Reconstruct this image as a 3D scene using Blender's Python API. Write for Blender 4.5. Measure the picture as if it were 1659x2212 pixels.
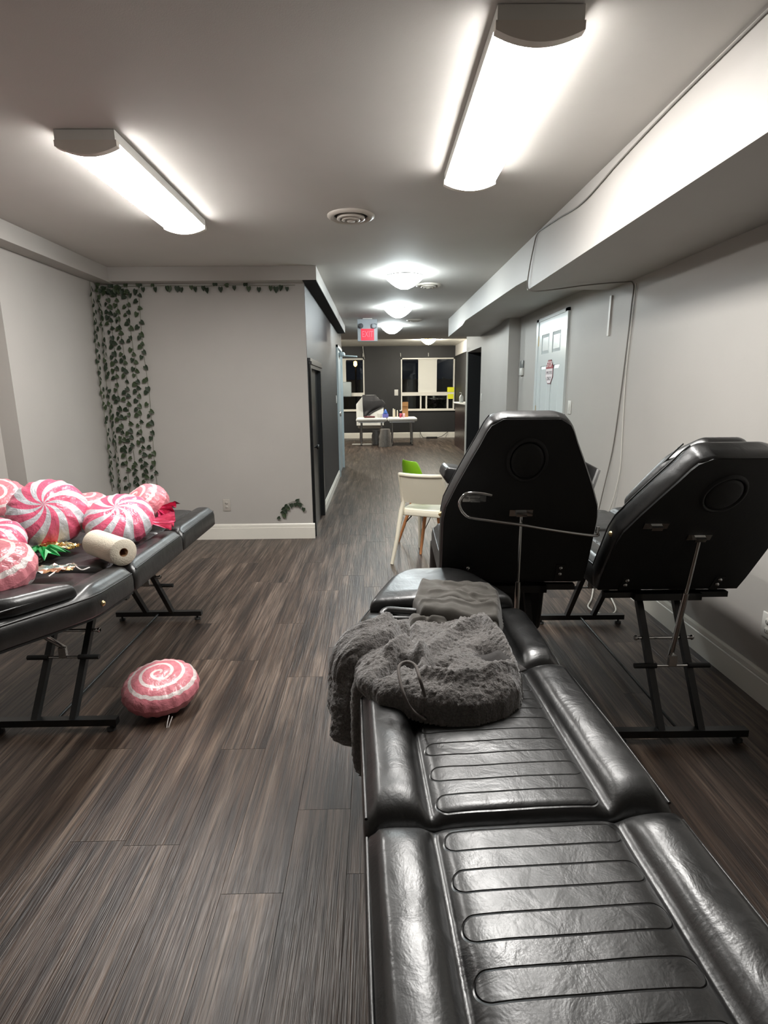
import bpy, bmesh, math, random
from mathutils import Vector, Matrix, noise
random.seed(7)
R_ = random.Random(11)
PI = math.pi
sc = bpy.context.scene
for o in list(bpy.data.objects): bpy.data.objects.remove(o)
COL = sc.collection

# ------------------------------------------------------------------ camera
F_PX, CX, CY = 1194.0, 829.5, 1106.0            # photograph taken as 1659 x 2212
CR = ((0.99985582, -0.01201665, 0.01199756), (-0.01430951, -0.21586918, 0.97631744), (-0.00914216, -0.97634835, -0.21601001))
CAMPOS = Vector((0, 0, 1.40))
cam = bpy.data.objects.new('camera', bpy.data.cameras.new('camera')); COL.objects.link(cam)
cam.data.sensor_fit = 'HORIZONTAL'; cam.data.sensor_width = 36.0
cam.data.lens = 36.0 * F_PX / 1659.0
cam.data.clip_start = 0.05
cam.matrix_world = Matrix(((CR[0][0], -CR[0][1], -CR[0][2], 0), (CR[1][0], -CR[1][1], -CR[1][2], 0), (CR[2][0], -CR[2][1], -CR[2][2], 1.40), (0, 0, 0, 1)))
sc.camera = cam
def ray(x, y): return Matrix(CR) @ Vector((x - CX, y - CY, F_PX))
def atz(x, y, z): r = ray(x, y); return CAMPOS + r * ((z - CAMPOS.z) / r.z)
def aty(x, y, Y): r = ray(x, y); return CAMPOS + r * (Y / r.y)
def atx(x, y, X): r = ray(x, y); return CAMPOS + r * (X / r.x)

# ------------------------------------------------------------------ world, light levels, exposure
w = bpy.data.worlds.new('night'); sc.world = w; w.use_nodes = True
w.node_tree.nodes['Background'].inputs[0].default_value = (0.012, 0.014, 0.02, 1)
w.node_tree.nodes['Background'].inputs[1].default_value = 0.5
TUBE_W = 59.0        # emission of the two ceiling fixtures
DOME_W = 92.0        # emission of the corridor domes
sc.view_settings.view_transform = 'Standard'; sc.view_settings.look = 'None'
sc.view_settings.exposure = 0.0; sc.view_settings.gamma = 1.0
sc.view_settings.use_curve_mapping = False

# ------------------------------------------------------------------ materials
def lin(r, g, b): return tuple(((c / 255) / 12.92 if c / 255 < .04045 else ((c / 255 + .055) / 1.055) ** 2.4) for c in (r, g, b)) + (1,)
class NT:
    def __init__(s, name):
        s.m = bpy.data.materials.new(name); s.m.use_nodes = True; s.t = s.m.node_tree; s.N = s.t.nodes
        s.b = s.N['Principled BSDF']; s.out = s.N['Material Output']
    def n(s, typ, **kw):
        x = s.N.new(typ)
        for k, v in kw.items(): setattr(x, k, v)
        return x
    def l(s, a, b): s.t.links.new(a, b)
    def set(s, sock, v):
        if hasattr(v, 'links') or hasattr(v, 'is_linked'): s.l(v, sock)
        else: sock.default_value = v
    def math(s, op, a, b=None, c=None):
        x = s.n('ShaderNodeMath', operation=op)
        s.set(x.inputs[0], a)
        if b is not None: s.set(x.inputs[1], b)
        if c is not None: s.set(x.inputs[2], c)
        return x.outputs[0]
    def coord(s, which='Object'): return s.n('ShaderNodeTexCoord').outputs[which]
    def mapping(s, v, scale=(1, 1, 1), loc=(0, 0, 0)):
        x = s.n('ShaderNodeMapping'); s.l(v, x.inputs[0]); x.inputs['Scale'].default_value = scale; x.inputs['Location'].default_value = loc
        return x.outputs[0]
    def noise(s, v, scale, detail=3, rough=.55, dist=0):
        x = s.n('ShaderNodeTexNoise'); s.l(v, x.inputs['Vector']); x.inputs['Scale'].default_value = scale
        x.inputs['Detail'].default_value = detail; x.inputs['Roughness'].default_value = rough; x.inputs['Distortion'].default_value = dist
        return x.outputs[0]
    def ramp(s, v, stops):
        x = s.n('ShaderNodeValToRGB'); s.l(v, x.inputs[0]); e = x.color_ramp.elements
        while len(e) < len(stops): e.new(.5)
        for i, (p, c) in enumerate(stops): e[i].position = p; e[i].color = c if len(c) == 4 else tuple(c) + (1,)
        return x.outputs[0]
    def mix(s, fac, a, b, mode='MIX'):
        x = s.n('ShaderNodeMix', data_type='RGBA', blend_type=mode)
        s.set(x.inputs[0], fac); s.set(x.inputs[6], a); s.set(x.inputs[7], b)
        return x.outputs[2]
    def bump(s, h, strength=.3, dist=.01, normal=None):
        x = s.n('ShaderNodeBump'); x.inputs['Strength'].default_value = strength; x.inputs['Distance'].default_value = dist
        s.l(h, x.inputs['Height'])
        if normal is not None: s.l(normal, x.inputs['Normal'])
        return x.outputs[0]
    def p(s, **kw):
        for k, v in kw.items(): s.set(s.b.inputs[k.replace('_', ' ')], v)
        return s
MATS = {}
def plain(name, col, rough=.5, metal=0, spec=.5, bump=None, coat=0):
    t = NT(name); t.p(Base_Color=col, Roughness=rough, Metallic=metal); t.b.inputs['Specular IOR Level'].default_value = spec
    if coat: t.b.inputs['Coat Weight'].default_value = coat; t.b.inputs['Coat Roughness'].default_value = .1
    if bump:
        v = t.noise(t.coord(), bump[0]); t.l(t.bump(v, bump[1], bump[2]), t.b.inputs['Normal'])
    MATS[name] = t.m; return t.m
def paint(name, col, rough=.6, var=.04, orange=260, b=.12):
    t = NT(name); c = t.coord()
    n1 = t.noise(c, 1.3, 4); n2 = t.noise(c, orange, 2)
    lo = tuple(x * (1 - var) for x in col[:3]) + (1,); hi = tuple(min(1, x * (1 + var)) for x in col[:3]) + (1,)
    t.p(Base_Color=t.ramp(n1, [(.3, lo), (.7, hi)]), Roughness=rough)
    t.l(t.bump(n2, b, .002), t.b.inputs['Normal']); MATS[name] = t.m; return t.m
def emit(name, col, strength, base=(.8, .8, .8, 1)):
    t = NT(name); t.p(Base_Color=base, Emission_Color=col, Emission_Strength=strength, Roughness=.4); MATS[name] = t.m; return t.m

WALL = paint('grey wall paint', lin(176, 172, 167), .55)
CEIL = paint('ceiling paint', lin(203, 199, 194), .75)
BLACKWALL = paint('black wall paint', lin(38, 37, 37), .55, b=.3)
NICHE = paint('dead black paint', lin(14, 14, 15), .8)  # the unlit recess's darkness is set in this colour; soffit underside shares it
WHITE = paint('white trim paint', lin(226, 222, 212), .35, var=.05, b=.05)
DOORW = paint('white door paint', lin(214, 220, 220), .22, var=.02, b=.05)
BLACKDOOR = paint('black door paint', lin(34, 35, 36), .3, b=.05)
GREYSTEEL = paint('grey frame paint', lin(172, 182, 184), .4, b=.04)
CHROME = plain('chrome', (.62, .62, .61, 1), .16, 1)
BLACKSTEEL = plain('black powder coat', (.012, .012, .012, 1), .35)
RUBBER = plain('black rubber grip', (.014, .014, .014, 1), .6)
BRASS = plain('brass', (.72, .55, .28, 1), .3, 1)
PLASTICW = plain('white plastic plate', lin(214, 212, 206), .4)
CAPGREY = plain('end cap plastic', lin(214, 206, 196), .5)
UNDERVINYL = plain('matte underside vinyl', (.010, .010, .010, 1), .55, bump=(90, .2, .002))

def leather(name, ribs=False):
    t = NT(name); c = t.coord()
    cloud = t.noise(c, 5.5, 6, .66); fine = t.noise(c, 260, 3); crease = t.noise(t.mapping(c, (1, 1, 1)), 16, 4, .6, .6)
    t.p(Base_Color=t.ramp(cloud, [(.35, (.006, .006, .0063)), (.75, (.019, .019, .0185))]))
    t.p(Roughness=t.math('MULTIPLY_ADD', cloud, .46, .14))
    t.b.inputs['Specular IOR Level'].default_value = 1.0
    h = t.math('ADD', t.math('MULTIPLY', crease, 1.0), t.math('MULTIPLY', fine, .10))
    nb = t.bump(h, .30, .006)
    if ribs:
        sp = t.n('ShaderNodeSeparateXYZ'); t.l(c, sp.inputs[0]); x, y = sp.outputs[0], sp.outputs[1]
        s = .082
        yy = t.math('SUBTRACT', t.math('MULTIPLY', t.math('FRACT', t.math('ADD', t.math('DIVIDE', y, s), 10.5)), s), s / 2)
        xx = t.math('MAXIMUM', t.math('SUBTRACT', t.math('ABSOLUTE', x), .140), 0.0)
        d = t.math('ABSOLUTE', t.math('SUBTRACT', t.math('SQRT', t.math('ADD', t.math('MULTIPLY', xx, xx), t.math('MULTIPLY', yy, yy))), .021))
        g = t.math('SUBTRACT', 1.0, t.math('MINIMUM', t.math('DIVIDE', d, .0022), 1.0))
        # no loops at the very ends of the pad
        inside = t.math('LESS_THAN', t.math('ABSOLUTE', y), .272)
        g = t.math('MULTIPLY', g, inside)
        nb = t.bump(t.math('MULTIPLY', g, -1.0), .9, .0022, nb)
    t.l(nb, t.b.inputs['Normal']); MATS[name] = t.m; return t.m
LEATHER = leather('black vinyl'); LEATHER_RIB = leather('black vinyl with stitched channels', True)

def floor_mat():
    t = NT('dark wood plank'); c = t.coord(); oi = t.n('ShaderNodeObjectInfo')
    rnd = oi.outputs['Random']
    off = t.n('ShaderNodeCombineXYZ'); t.l(t.math('MULTIPLY', rnd, 37.0), off.inputs[0]); t.l(t.math('MULTIPLY', rnd, 91.0), off.inputs[1])
    va = t.n('ShaderNodeVectorMath', operation='ADD'); t.l(t.coord('Object'), va.inputs[0]); t.l(off.outputs[0], va.inputs[1])
    v = va.outputs[0]
    broad = t.noise(t.mapping(v, (16, 1.1, 1)), 1, 4, .6, .4)
    streak = t.noise(t.mapping(v, (95, 2.2, 1)), 1, 4, .65, .3)
    fine = t.noise(t.mapping(v, (320, 6, 1)), 1, 2, .5)
    col = t.ramp(broad, [(.36, lin(44, 33, 27)), (.5, lin(80, 65, 55)), (.66, lin(118, 102, 90))])
    dark = t.n('ShaderNodeClamp'); t.l(t.math('MULTIPLY', t.math('SUBTRACT', streak, .40), 3.4), dark.inputs[0])
    col = t.mix(dark.outputs[0], col, lin(30, 23, 20))
    tone = t.ramp(rnd, [(0, (.86, .85, .86)), (.5, (1, 1, 1)), (1, (1.12, 1.10, 1.07))])
    col = t.mix(1.0, col, tone, 'MULTIPLY')
    t.p(Base_Color=col, Roughness=t.math('MULTIPLY_ADD', streak, .26, .24))
    t.b.inputs['Specular IOR Level'].default_value = .48
    h = t.math('ADD', streak, t.math('MULTIPLY', fine, .7))
    t.l(t.bump(h, .55, .003), t.b.inputs['Normal']); return t.m
PLANK = floor_mat()

def candy(name, kind, pink, white):
    t = NT(name); c = t.coord(); sp = t.n('ShaderNodeSeparateXYZ'); t.l(c, sp.inputs[0]); x, y = sp.outputs[0], sp.outputs[1]
    th = t.math('DIVIDE', t.math('ARCTAN2', y, x), 2 * PI)
    r = t.math('SQRT', t.math('ADD', t.math('MULTIPLY', x, x), t.math('MULTIPLY', y, y)))
    if kind == 'mint':
        v = t.math('FRACT', t.math('ADD', t.math('ADD', t.math('MULTIPLY', th, 9.0), t.math('MULTIPLY', r, 7.5)), 20.0)); thr = .46
    else:
        v = t.math('FRACT', t.math('ADD', t.math('SUBTRACT', t.math('MULTIPLY', r, 21.0), th), 20.0)); thr = .29
    f = t.math('LESS_THAN', v, thr)
    t.p(Base_Color=t.mix(f, pink, white), Roughness=.28, Metallic=.0); t.b.inputs['Specular IOR Level'].default_value = .6
    n1 = t.noise(c, 26, 3, .6, .8); n2 = t.noise(c, 70, 2, .5, .5)
    t.l(t.bump(t.math('ADD', n1, t.math('MULTIPLY', n2, .25)), .5, .011), t.b.inputs['Normal']); MATS[name] = t.m; return t.m
MINT = candy('pink peppermint foil', 'mint', lin(222, 100, 130), lin(206, 207, 212))
SWIRL = candy('pale pink swirl foil', 'swirl', lin(216, 130, 140), lin(230, 216, 213))

def fabric(name, col, rough=.9, scale=300, b=.4, sheen=.3, var=.25):
    t = NT(name); c = t.coord(); n1 = t.noise(c, scale, 3); n2 = t.noise(c, 12, 3)
    lo = tuple(x * (1 - var) for x in col[:3]) + (1,); hi = tuple(x * (1 + var) for x in col[:3]) + (1,)
    t.p(Base_Color=t.ramp(t.math('ADD', t.math('MULTIPLY', n1, .6), t.math('MULTIPLY', n2, .4)), [(.35, lo), (.65, hi)]), Roughness=rough)
    t.b.inputs['Sheen Weight'].default_value = sheen
    t.l(t.bump(n1, b, .004), t.b.inputs['Normal']); MATS[name] = t.m; return t.m

# ------------------------------------------------------------------ mesh helpers
def tag(o, label=None, cat=None, group=None, kind=None):
    if label: o['label'] = label
    if cat: o['category'] = cat
    if group: o['group'] = group
    if kind: o['kind'] = kind
    return o
def thing(name, label, cat, loc=(0, 0, 0), rotz=0, group=None):
    o = bpy.data.objects.new(name, None); COL.objects.link(o); o.empty_display_size = .1
    o.location = loc; o.rotation_euler = (0, 0, rotz)
    return tag(o, label, cat, group)
def link(name, mesh, parent=None, loc=None, rot=None):
    o = bpy.data.objects.new(name, mesh); COL.objects.link(o)
    if parent: o.parent = parent
    if loc is not None: o.location = loc
    if rot is not None: o.rotation_euler = rot
    return o
class MB:
    def __init__(s): s.v = []; s.f = []; s.sm = []
    def add(s, vs, fs, smooth=False):
        o = len(s.v); s.v += [tuple(p) for p in vs]; s.f += [tuple(i + o for i in f) for f in fs]; s.sm += [smooth] * len(fs); return s
    def box(s, a, b, M=None):
        x0, y0, z0 = a; x1, y1, z1 = b
        vs = [Vector(p) for p in ((x0, y0, z0), (x1, y0, z0), (x1, y1, z0), (x0, y1, z0), (x0, y0, z1), (x1, y0, z1), (x1, y1, z1), (x0, y1, z1))]
        if M is not None: vs = [M @ p for p in vs]
        return s.add(vs, [(3, 2, 1, 0), (4, 5, 6, 7), (0, 1, 5, 4), (1, 2, 6, 5), (2, 3, 7, 6), (3, 0, 4, 7)])
    def rbox(s, a, b, r=.01, M=None):           # box with chamfered edges
        bm = bmesh.new(); bmesh.ops.create_cube(bm, size=1)
        for p in bm.verts: p.co = Vector(((a[i] + b[i]) / 2 + p.co[i] * (b[i] - a[i]) for i in range(3)))
        bmesh.ops.bevel(bm, geom=list(bm.edges), offset=r, segments=2, affect='EDGES', profile=.5)
        bm.verts.index_update()
        vs = [p.co.copy() if M is None else M @ p.co for p in bm.verts]; fs = [[q.index for q in f.verts] for f in bm.faces]; bm.free()
        return s.add(vs, fs, True)
    def tube(s, pts, r, n=8, cap=True):
        pts = [Vector(p) for p in pts]; rr = r if isinstance(r, (list, tuple)) else [r] * len(pts)
        rings = []; up = None
        for i, p in enumerate(pts):
            d = (pts[min(i + 1, len(pts) - 1)] - pts[max(i - 1, 0)]).normalized()
            if up is None: up = Vector((0, 0, 1)) if abs(d.z) < .9 else Vector((1, 0, 0))
            a = d.cross(up)
            if a.length < 1e-4: a = d.cross(Vector((0, 1, 0)))
            a.normalize(); b = a.cross(d).normalized(); up = b
            rings.append([p + (a * math.cos(2 * PI * k / n) + b * math.sin(2 * PI * k / n)) * rr[i] for k in range(n)])
        vs = [q for g in rings for q in g]; fs = []
        for i in range(len(rings) - 1):
            for k in range(n): fs.append((i * n + k, i * n + (k + 1) % n, (i + 1) * n + (k + 1) % n, (i + 1) * n + k))
        s.add(vs, fs, True)
        if cap:
            s.add(rings[0], [tuple(range(n))]); s.add(rings[-1], [tuple(reversed(range(n)))])
        return s
    def lathe(s, prof, n=32, M=None, smooth=True):     # prof: (r, z) pairs
        vs = []; fs = []
        for r, z in prof:
            for k in range(n):
                p = Vector((r * math.cos(2 * PI * k / n), r * math.sin(2 * PI * k / n), z)); vs.append(M @ p if M is not None else p)
        for i in range(len(prof) - 1):
            for k in range(n): fs.append((i * n + k, i * n + (k + 1) % n, (i + 1) * n + (k + 1) % n, (i + 1) * n + k))
        return s.add(vs, fs, smooth)
    def prism(s, poly, h0, h1, M=None):          # poly in xy, extruded in z
        n = len(poly); vs = [Vector((x, y, h0)) for x, y in poly] + [Vector((x, y, h1)) for x, y in poly]
        if M is not None: vs = [M @ p for p in vs]
        return s.add(vs, [tuple(reversed(range(n))), tuple(range(n, 2 * n))] + [(i, (i + 1) % n, n + (i + 1) % n, n + i) for i in range(n)])
    def grid(s, rows, smooth=True):
        nx = len(rows[0]); o = [q for r in rows for q in r]; fs = []
        for j in range(len(rows) - 1):
            for i in range(nx - 1): fs.append((j * nx + i, j * nx + i + 1, (j + 1) * nx + i + 1, (j + 1) * nx + i))
        return s.add(o, fs, smooth)
    def mesh(s, name, mat=None):
        m = bpy.data.meshes.new(name); m.from_pydata(s.v, [], s.f); m.polygons.foreach_set('use_smooth', s.sm)
        bm = bmesh.new(); bm.from_mesh(m); bmesh.ops.recalc_face_normals(bm, faces=bm.faces); bm.to_mesh(m); bm.free()
        if mat: m.materials.append(mat)
        m.update(); return m
    def build(s, name, mat, parent=None, loc=None, rot=None): return link(name, s.mesh(name, mat), parent, loc, rot)
def box_obj(name, a, b, mat, parent=None): return MB().box(a, b).build(name, mat, parent)
def struct(o, label=None):
    o['kind'] = 'structure'
    if label: o['label'] = label
    return o
def basis(x, y, z, t=(0, 0, 0)):
    return Matrix(((x[0], y[0], z[0], t[0]), (x[1], y[1], z[1], t[1]), (x[2], y[2], z[2], t[2]), (0, 0, 0, 1)))
def text_mesh(name, body, size, mat, parent, M, extrude=.001, sx=1.0):
    cu = bpy.data.curves.new('lettering', 'FONT'); cu.body = body; cu.size = size; cu.extrude = extrude; cu.align_x = 'CENTER'; cu.align_y = 'CENTER'
    to = bpy.data.objects.new('lettering', cu); COL.objects.link(to)
    dg = bpy.context.evaluated_depsgraph_get(); me = bpy.data.meshes.new_from_object(to.evaluated_get(dg))
    bpy.data.objects.remove(to); me.transform(Matrix.Diagonal((sx, 1, 1, 1))); me.materials.clear(); me.materials.append(mat)
    o = link(name, me, parent); o.matrix_local = M; return o
def smooth(a, b, x):
    t = max(0, min(1, (x - a) / (b - a))); return t * t * (3 - 2 * t)
def catmull(pts, n=8):
    P = [Vector(p) for p in pts]; P = [P[0] * 2 - P[1]] + P + [P[-1] * 2 - P[-2]]; out = []
    for i in range(1, len(P) - 2):
        for k in range(n):
            t = k / n; a, b, c, d = P[i - 1], P[i], P[i + 1], P[i + 2]
            out.append(.5 * ((2 * b) + (c - a) * t + (2 * a - 5 * b + 4 * c - d) * t * t + (3 * b - a - 3 * c + d) * t ** 3))
    out.append(P[-2]); return out

# ================================================================== STRUCTURE
XR, XL, YP, XC = 1.73, -2.41, 5.20, -.62      # right wall, left wall, partition, corridor wall
ZC = 2.44
fl = struct(box_obj('floor', (-3.3, -1.9, -.10), (2.7, 17.0, -.007), plain('dark subfloor', (.022, .018, .016, 1), .8)), 'dark grey brown wood plank floor')
# planks: each in its own object near the camera, far ones joined
PW, PL, GAP = .178, 1.22, .0006
def plank_mesh(l):
    hw, hl, c = PW / 2 - GAP / 2, l / 2 - GAP / 2, .0004
    vs = [(-hw, -hl, -.007), (hw, -hl, -.007), (hw, hl, -.007), (-hw, hl, -.007), (-hw, -hl, -c), (hw, -hl, -c), (hw, hl, -c), (-hw, hl, -c),
          (-hw + c, -hl + c, 0), (hw - c, -hl + c, 0), (hw - c, hl - c, 0), (-hw + c, hl - c, 0)]
    fs = [(0, 1, 5, 4), (1, 2, 6, 5), (2, 3, 7, 6), (3, 0, 4, 7), (4, 5, 9, 8), (5, 6, 10, 9), (6, 7, 11, 10), (7, 4, 8, 11), (8, 9, 10, 11)]
    return vs, fs
PM = MB().add(*plank_mesh(PL)).mesh('plank', PLANK)
known = {0: 1.31, 1: 1.63, -1: 1.965, -2: 1.49}      # row index -> y of a visible end joint
rest = MB()
for r in range(-16, 18):
    xc = -.371 + r * PW
    if xc - PW / 2 < -3.2 or xc + PW / 2 > 2.6: continue
    y0 = known.get(r, 1.31 + R_.choice((.2, .41, .61, .83, 1.02)) + (r % 3) * .13)
    k0 = math.floor((-1.85 - y0) / PL)
    y = y0 + k0 * PL
    while y < 16.6:
        yc = y + PL / 2
        if yc < 5.2 + .6: vis = -2.62 < xc < 1.80 and yc > .25
        elif yc < 10.6: vis = -.72 < xc < 1.80
        else: vis = False
        hidden = (5.9 < yc < 10 and xc < -.8)
        if vis: link('plank', PM, fl, (xc, yc, 0))
        elif not hidden:
            vs, fs = plank_mesh(PL); rest.add([(a + xc, b + yc, c) for a, b, c in vs], fs)
        y += PL
ro = rest.build('far_planks', PLANK, fl); ro['kind'] = 'stuff'

struct(box_obj('ceiling', (-2.9, -1.9, ZC), (2.5, 12.2, ZC + .34), CEIL), 'painted ceiling with two fluorescent fixtures')
struct(box_obj('ceiling_far_room', (-3.3, 12.2, 2.62), (2.6, 16.8, 2.80), paint('white ceiling paint', lin(226, 224, 216), .7)), 'white ceiling of the far room')
def prismx(poly_yz, x0, x1):
    n = len(poly_yz); vs = [(x0, a, b) for a, b in poly_yz] + [(x1, a, b) for a, b in poly_yz]
    return MB().add(vs, [tuple(range(n)), tuple(reversed(range(n, 2 * n)))] + [(i, (i + 1) % n, n + (i + 1) % n, n + i) for i in range(n)])
m = MB().box((XL - .3, 3.8, 0), (XL, YP + .1, ZC)).box((XL - .3, -1.9, 0), (XL - .125, 3.8, ZC)); struct(m.build('wall_left', WALL), 'light grey left wall with a shallow recess')
struct(box_obj('wall_partition', (XL - .3, YP, 0), (XC - .002, YP + .1, ZC), WALL), 'light grey partition wall with leafy garland')
m = MB().box((XC - .1, YP + .003, 0), (XC, 5.32, ZC)).box((XC - .1, 5.32, 1.66), (XC, 6.2, ZC)).box((XC - .1, 6.2, 0), (XC, 9.05, ZC)).box((XC - .1, 9.05, 2.10), (XC, 10.25, ZC)).box((XC - .1, 10.25, 0), (XC, 10.5, ZC))
struct(m.build('wall_corridor', BLACKWALL), 'black painted corridor wall')
struct(MB().box((XR, -1.9, 0), (XR + .15, 6.9, ZC)).build('wall_right', WALL), 'light grey right wall')
m = MB().box((1.6, 6.9, 0), (XR + .15, 8.66, ZC)).box((1.6, 8.66, 2.02), (XR + .15, 10.08, ZC))
struct(m.build('wall_right_far', WALL), 'grey right wall of the corridor beyond the door')
m = MB().box((XR + .15, 8.60, 0), (2.5, 8.66, 2.3)).box((2.4, 8.66, 0), (2.5, 10.08, 2.3)).box((1.622, 10.02, 0), (2.5, 10.08, ZC)).box((XR + .15, 8.66, 2.02), (2.4, 10.02, 2.1))
struct(m.build('wall_niche', NICHE), 'unlit recess opening in the right corridor wall, its darkness coloured in')
struct(box_obj('trim_1', (1.60, 10.02, 0), (1.622, 10.08, 2.02), WHITE), 'thin white corner edge of the black recess')
struct(box_obj('wall_behind', (-2.9, -2.0, 0), (2.0, -1.9, ZC), WALL), 'unseen grey wall behind the camera, added to bounce light')  # out of view; closes the room here to bounce light back
m = MB().box((2.32, 10.08, 0), (2.5, 16.6, 2.33)); struct(m.build('wall_far_right', BLACKWALL), 'black right wall of the far room')
struct(box_obj('trim_2', (2.30, 10.08, 2.33), (2.5, 16.5, 2.62), paint('white header paint', lin(226, 222, 216), .6)), 'white header above the black wall of the far room')
struct(box_obj('wall_far_left', (-3.3, 10.4, 0), (-3.1, 16.6, 2.62), BLACKWALL), 'black left wall of the far room')
struct(box_obj('wall_far_front', (-3.3, 10.4, 0), (XC - .1, 10.5, 2.62), BLACKWALL), 'black front wall of the far room')
# far wall round two windows
YF = 16.5
wl0, wl1, wr0, wr1, wz0, wz1 = -1.95, -.33, .73, 2.29, .81, 2.285
m = MB().box((-3.3, YF, 0), (2.5, YF + .15, wz0)).box((-3.3, YF, wz1), (2.5, YF + .15, 2.62)).box((-3.3, YF, wz0), (wl0, YF + .15, wz1)).box((wl1, YF, wz0), (wr0, YF + .15, wz1)).box((wr1, YF, wz0), (2.5, YF + .15, wz1))
struct(m.build('wall_far', BLACKWALL), 'black far wall with two windows')
# soffits and beam
struct(box_obj('trim_3', (XL - .2, -1.9, 2.32), (-2.27, YP, ZC - .001), WALL), 'grey soffit along the left wall')
struct(box_obj('trim_4', (-2.27, 5.065, 2.325), (-.50, YP, ZC - .001), WALL), 'grey soffit above the partition wall')
m = MB().box((XC, YP, 2.325), (-.50, 9.6, ZC - .001)); struct(m.build('trim_5', WALL), 'grey soffit along the corridor wall')
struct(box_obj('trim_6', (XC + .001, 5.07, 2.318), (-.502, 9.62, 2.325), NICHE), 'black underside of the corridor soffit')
beam = [(-1.9, ZC - .001), (-1.9, 2.10), (4.28, 2.10), (4.30, 2.175), (4.62, 2.19), (7.15, 2.225), (7.4, 2.195), (8.8, 2.18), (8.8, ZC - .001)]
struct(prismx(beam, 1.115, XR + .14).build('trim_7', WALL), 'deep grey bulkhead along the right wall')
# baseboards (moulded profile: tall flat face and a stepped top)
def baseboard(name, p0, p1, nrm, h=.145, label=None):
    p0, p1, n = Vector(p0), Vector(p1), Vector(nrm); prof = [(0, 0), (.016, 0), (.016, h * .74), (.012, h * .77), (.014, h * .80), (.012, h * .93), (.006, h), (0, h)]
    vs = [p0 + n * a + Vector((0, 0, b)) for a, b in prof] + [p1 + n * a + Vector((0, 0, b)) for a, b in prof]; k = len(prof)
    o = MB().add(vs, [tuple(range(k)), tuple(reversed(range(k, 2 * k)))] + [(i, (i + 1) % k, k + (i + 1) % k, k + i) for i in range(k)]).build(name, WHITE)
    return struct(o, label)
baseboard('baseboard_partition', (XL, YP, 0), (XC + .016, YP, 0), (0, -1, 0), .15, 'white baseboard of the partition wall')
baseboard('baseboard_corridor', (XC, 6.32, 0), (XC, 9.0, 0), (1, 0, 0), .12, 'white baseboard of the black corridor wall')
baseboard('baseboard_right', (XR, -1.9, 0), (XR, 5.1, 0), (-1, 0, 0), .15, 'white baseboard of the right wall')
baseboard('baseboard_right_door', (XR, 6.12, 0), (XR, 6.9, 0), (-1, 0, 0), .15, 'white baseboard past the door')
baseboard('baseboard_right_far', (1.6, 6.9, 0), (1.6, 8.66, 0), (-1, 0, 0), .15, 'white baseboard of the corridor right wall')
baseboard('baseboard_niche', (1.59, 10.02, 0), (1.75, 10.02, 0), (0, -1, 0), .14, 'white baseboard at the end of the black recess')
baseboard('baseboard_left', (XL, 3.8, 0), (XL, YP, 0), (1, 0, 0), .15, 'white baseboard of the left wall')
baseboard('baseboard_far', (-3.1, YF, 0), (2.32, YF, 0), (0, -1, 0), .16, 'white baseboard of the black far wall')

# ------------------------------------------------------------------ doors
# white six panel door in the right wall
def six_panel(name):
    y0, y1, zt = 5.20, 6.03, 2.07
    d = thing(name, None, None, (XR, 0, 0)); del_keys = None
    d['kind'] = 'structure'; d['label'] = 'white six panel door with stop sign in the right wall'
    c = MB().box((-.022, y0 - .07, 0), (0, y0, zt + .03)).box((-.022, y1, 0), (0, y1 + .07, zt + .03)).box((-.022, y0 - .07, zt), (0, y1 + .07, zt + .028)); c.build('casing', DOORW, d)
    MB().box((-.006, y0, .008), (.0, y1, zt)).build('leaf', DOORW, d)
    w = y1 - y0; st = .115; mid = .10
    cols = [(y0 + st, y0 + w / 2 - mid / 2), (y0 + w / 2 + mid / 2, y1 - st)]
    rows = [(.24, .86), (1.06, 1.62), (1.74, 1.93)]
    fr = MB()
    for a, b in [(y0, y0 + st), (y0 + w / 2 - mid / 2, y0 + w / 2 + mid / 2), (y1 - st, y1)]: fr.box((-.014, a, .008), (-.005, b, zt))
    for a, b in [(.008, .24), (.86, 1.06), (1.62, 1.74), (1.93, zt)]:
        for q in cols: fr.box((-.014, q[0], a), (-.005, q[1], b))
    fr.build('door_frame', DOORW, d)
    for cy in cols:
        for rz in rows:
            i = .032; a0, a1, b0, b1 = cy[0], cy[1], rz[0], rz[1]
            vs = [(-.006, a0, b0), (-.006, a1, b0), (-.006, a1, b1), (-.006, a0, b1), (-.013, a0 + i, b0 + i), (-.013, a1 - i, b0 + i), (-.013, a1 - i, b1 - i), (-.013, a0 + i, b1 - i)]
            MB().add(vs, [(0, 1, 5, 4), (1, 2, 6, 5), (2, 3, 7, 6), (3, 0, 4, 7), (4, 5, 6, 7)]).build('panel', DOORW, d)
    K = basis((0, 1, 0), (0, 0, 1), (-1, 0, 0), (-.014, y0 + .065, 1.02))
    MB().lathe([(0, 0), (.032, 0), (.032, .008), (.012, .012), (.011, .035), (.024, .042), (.029, .055), (.024, .068), (0, .072)], 20, K).build('knob', CHROME, d)
    for z in (.25, 1.12, 1.83): MB().box((-.018, y1 - .012, z), (-.012, y1 + .012, z + .1)).build('hinge', BRASS, d)
    return d
six_panel('door_1')
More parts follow.
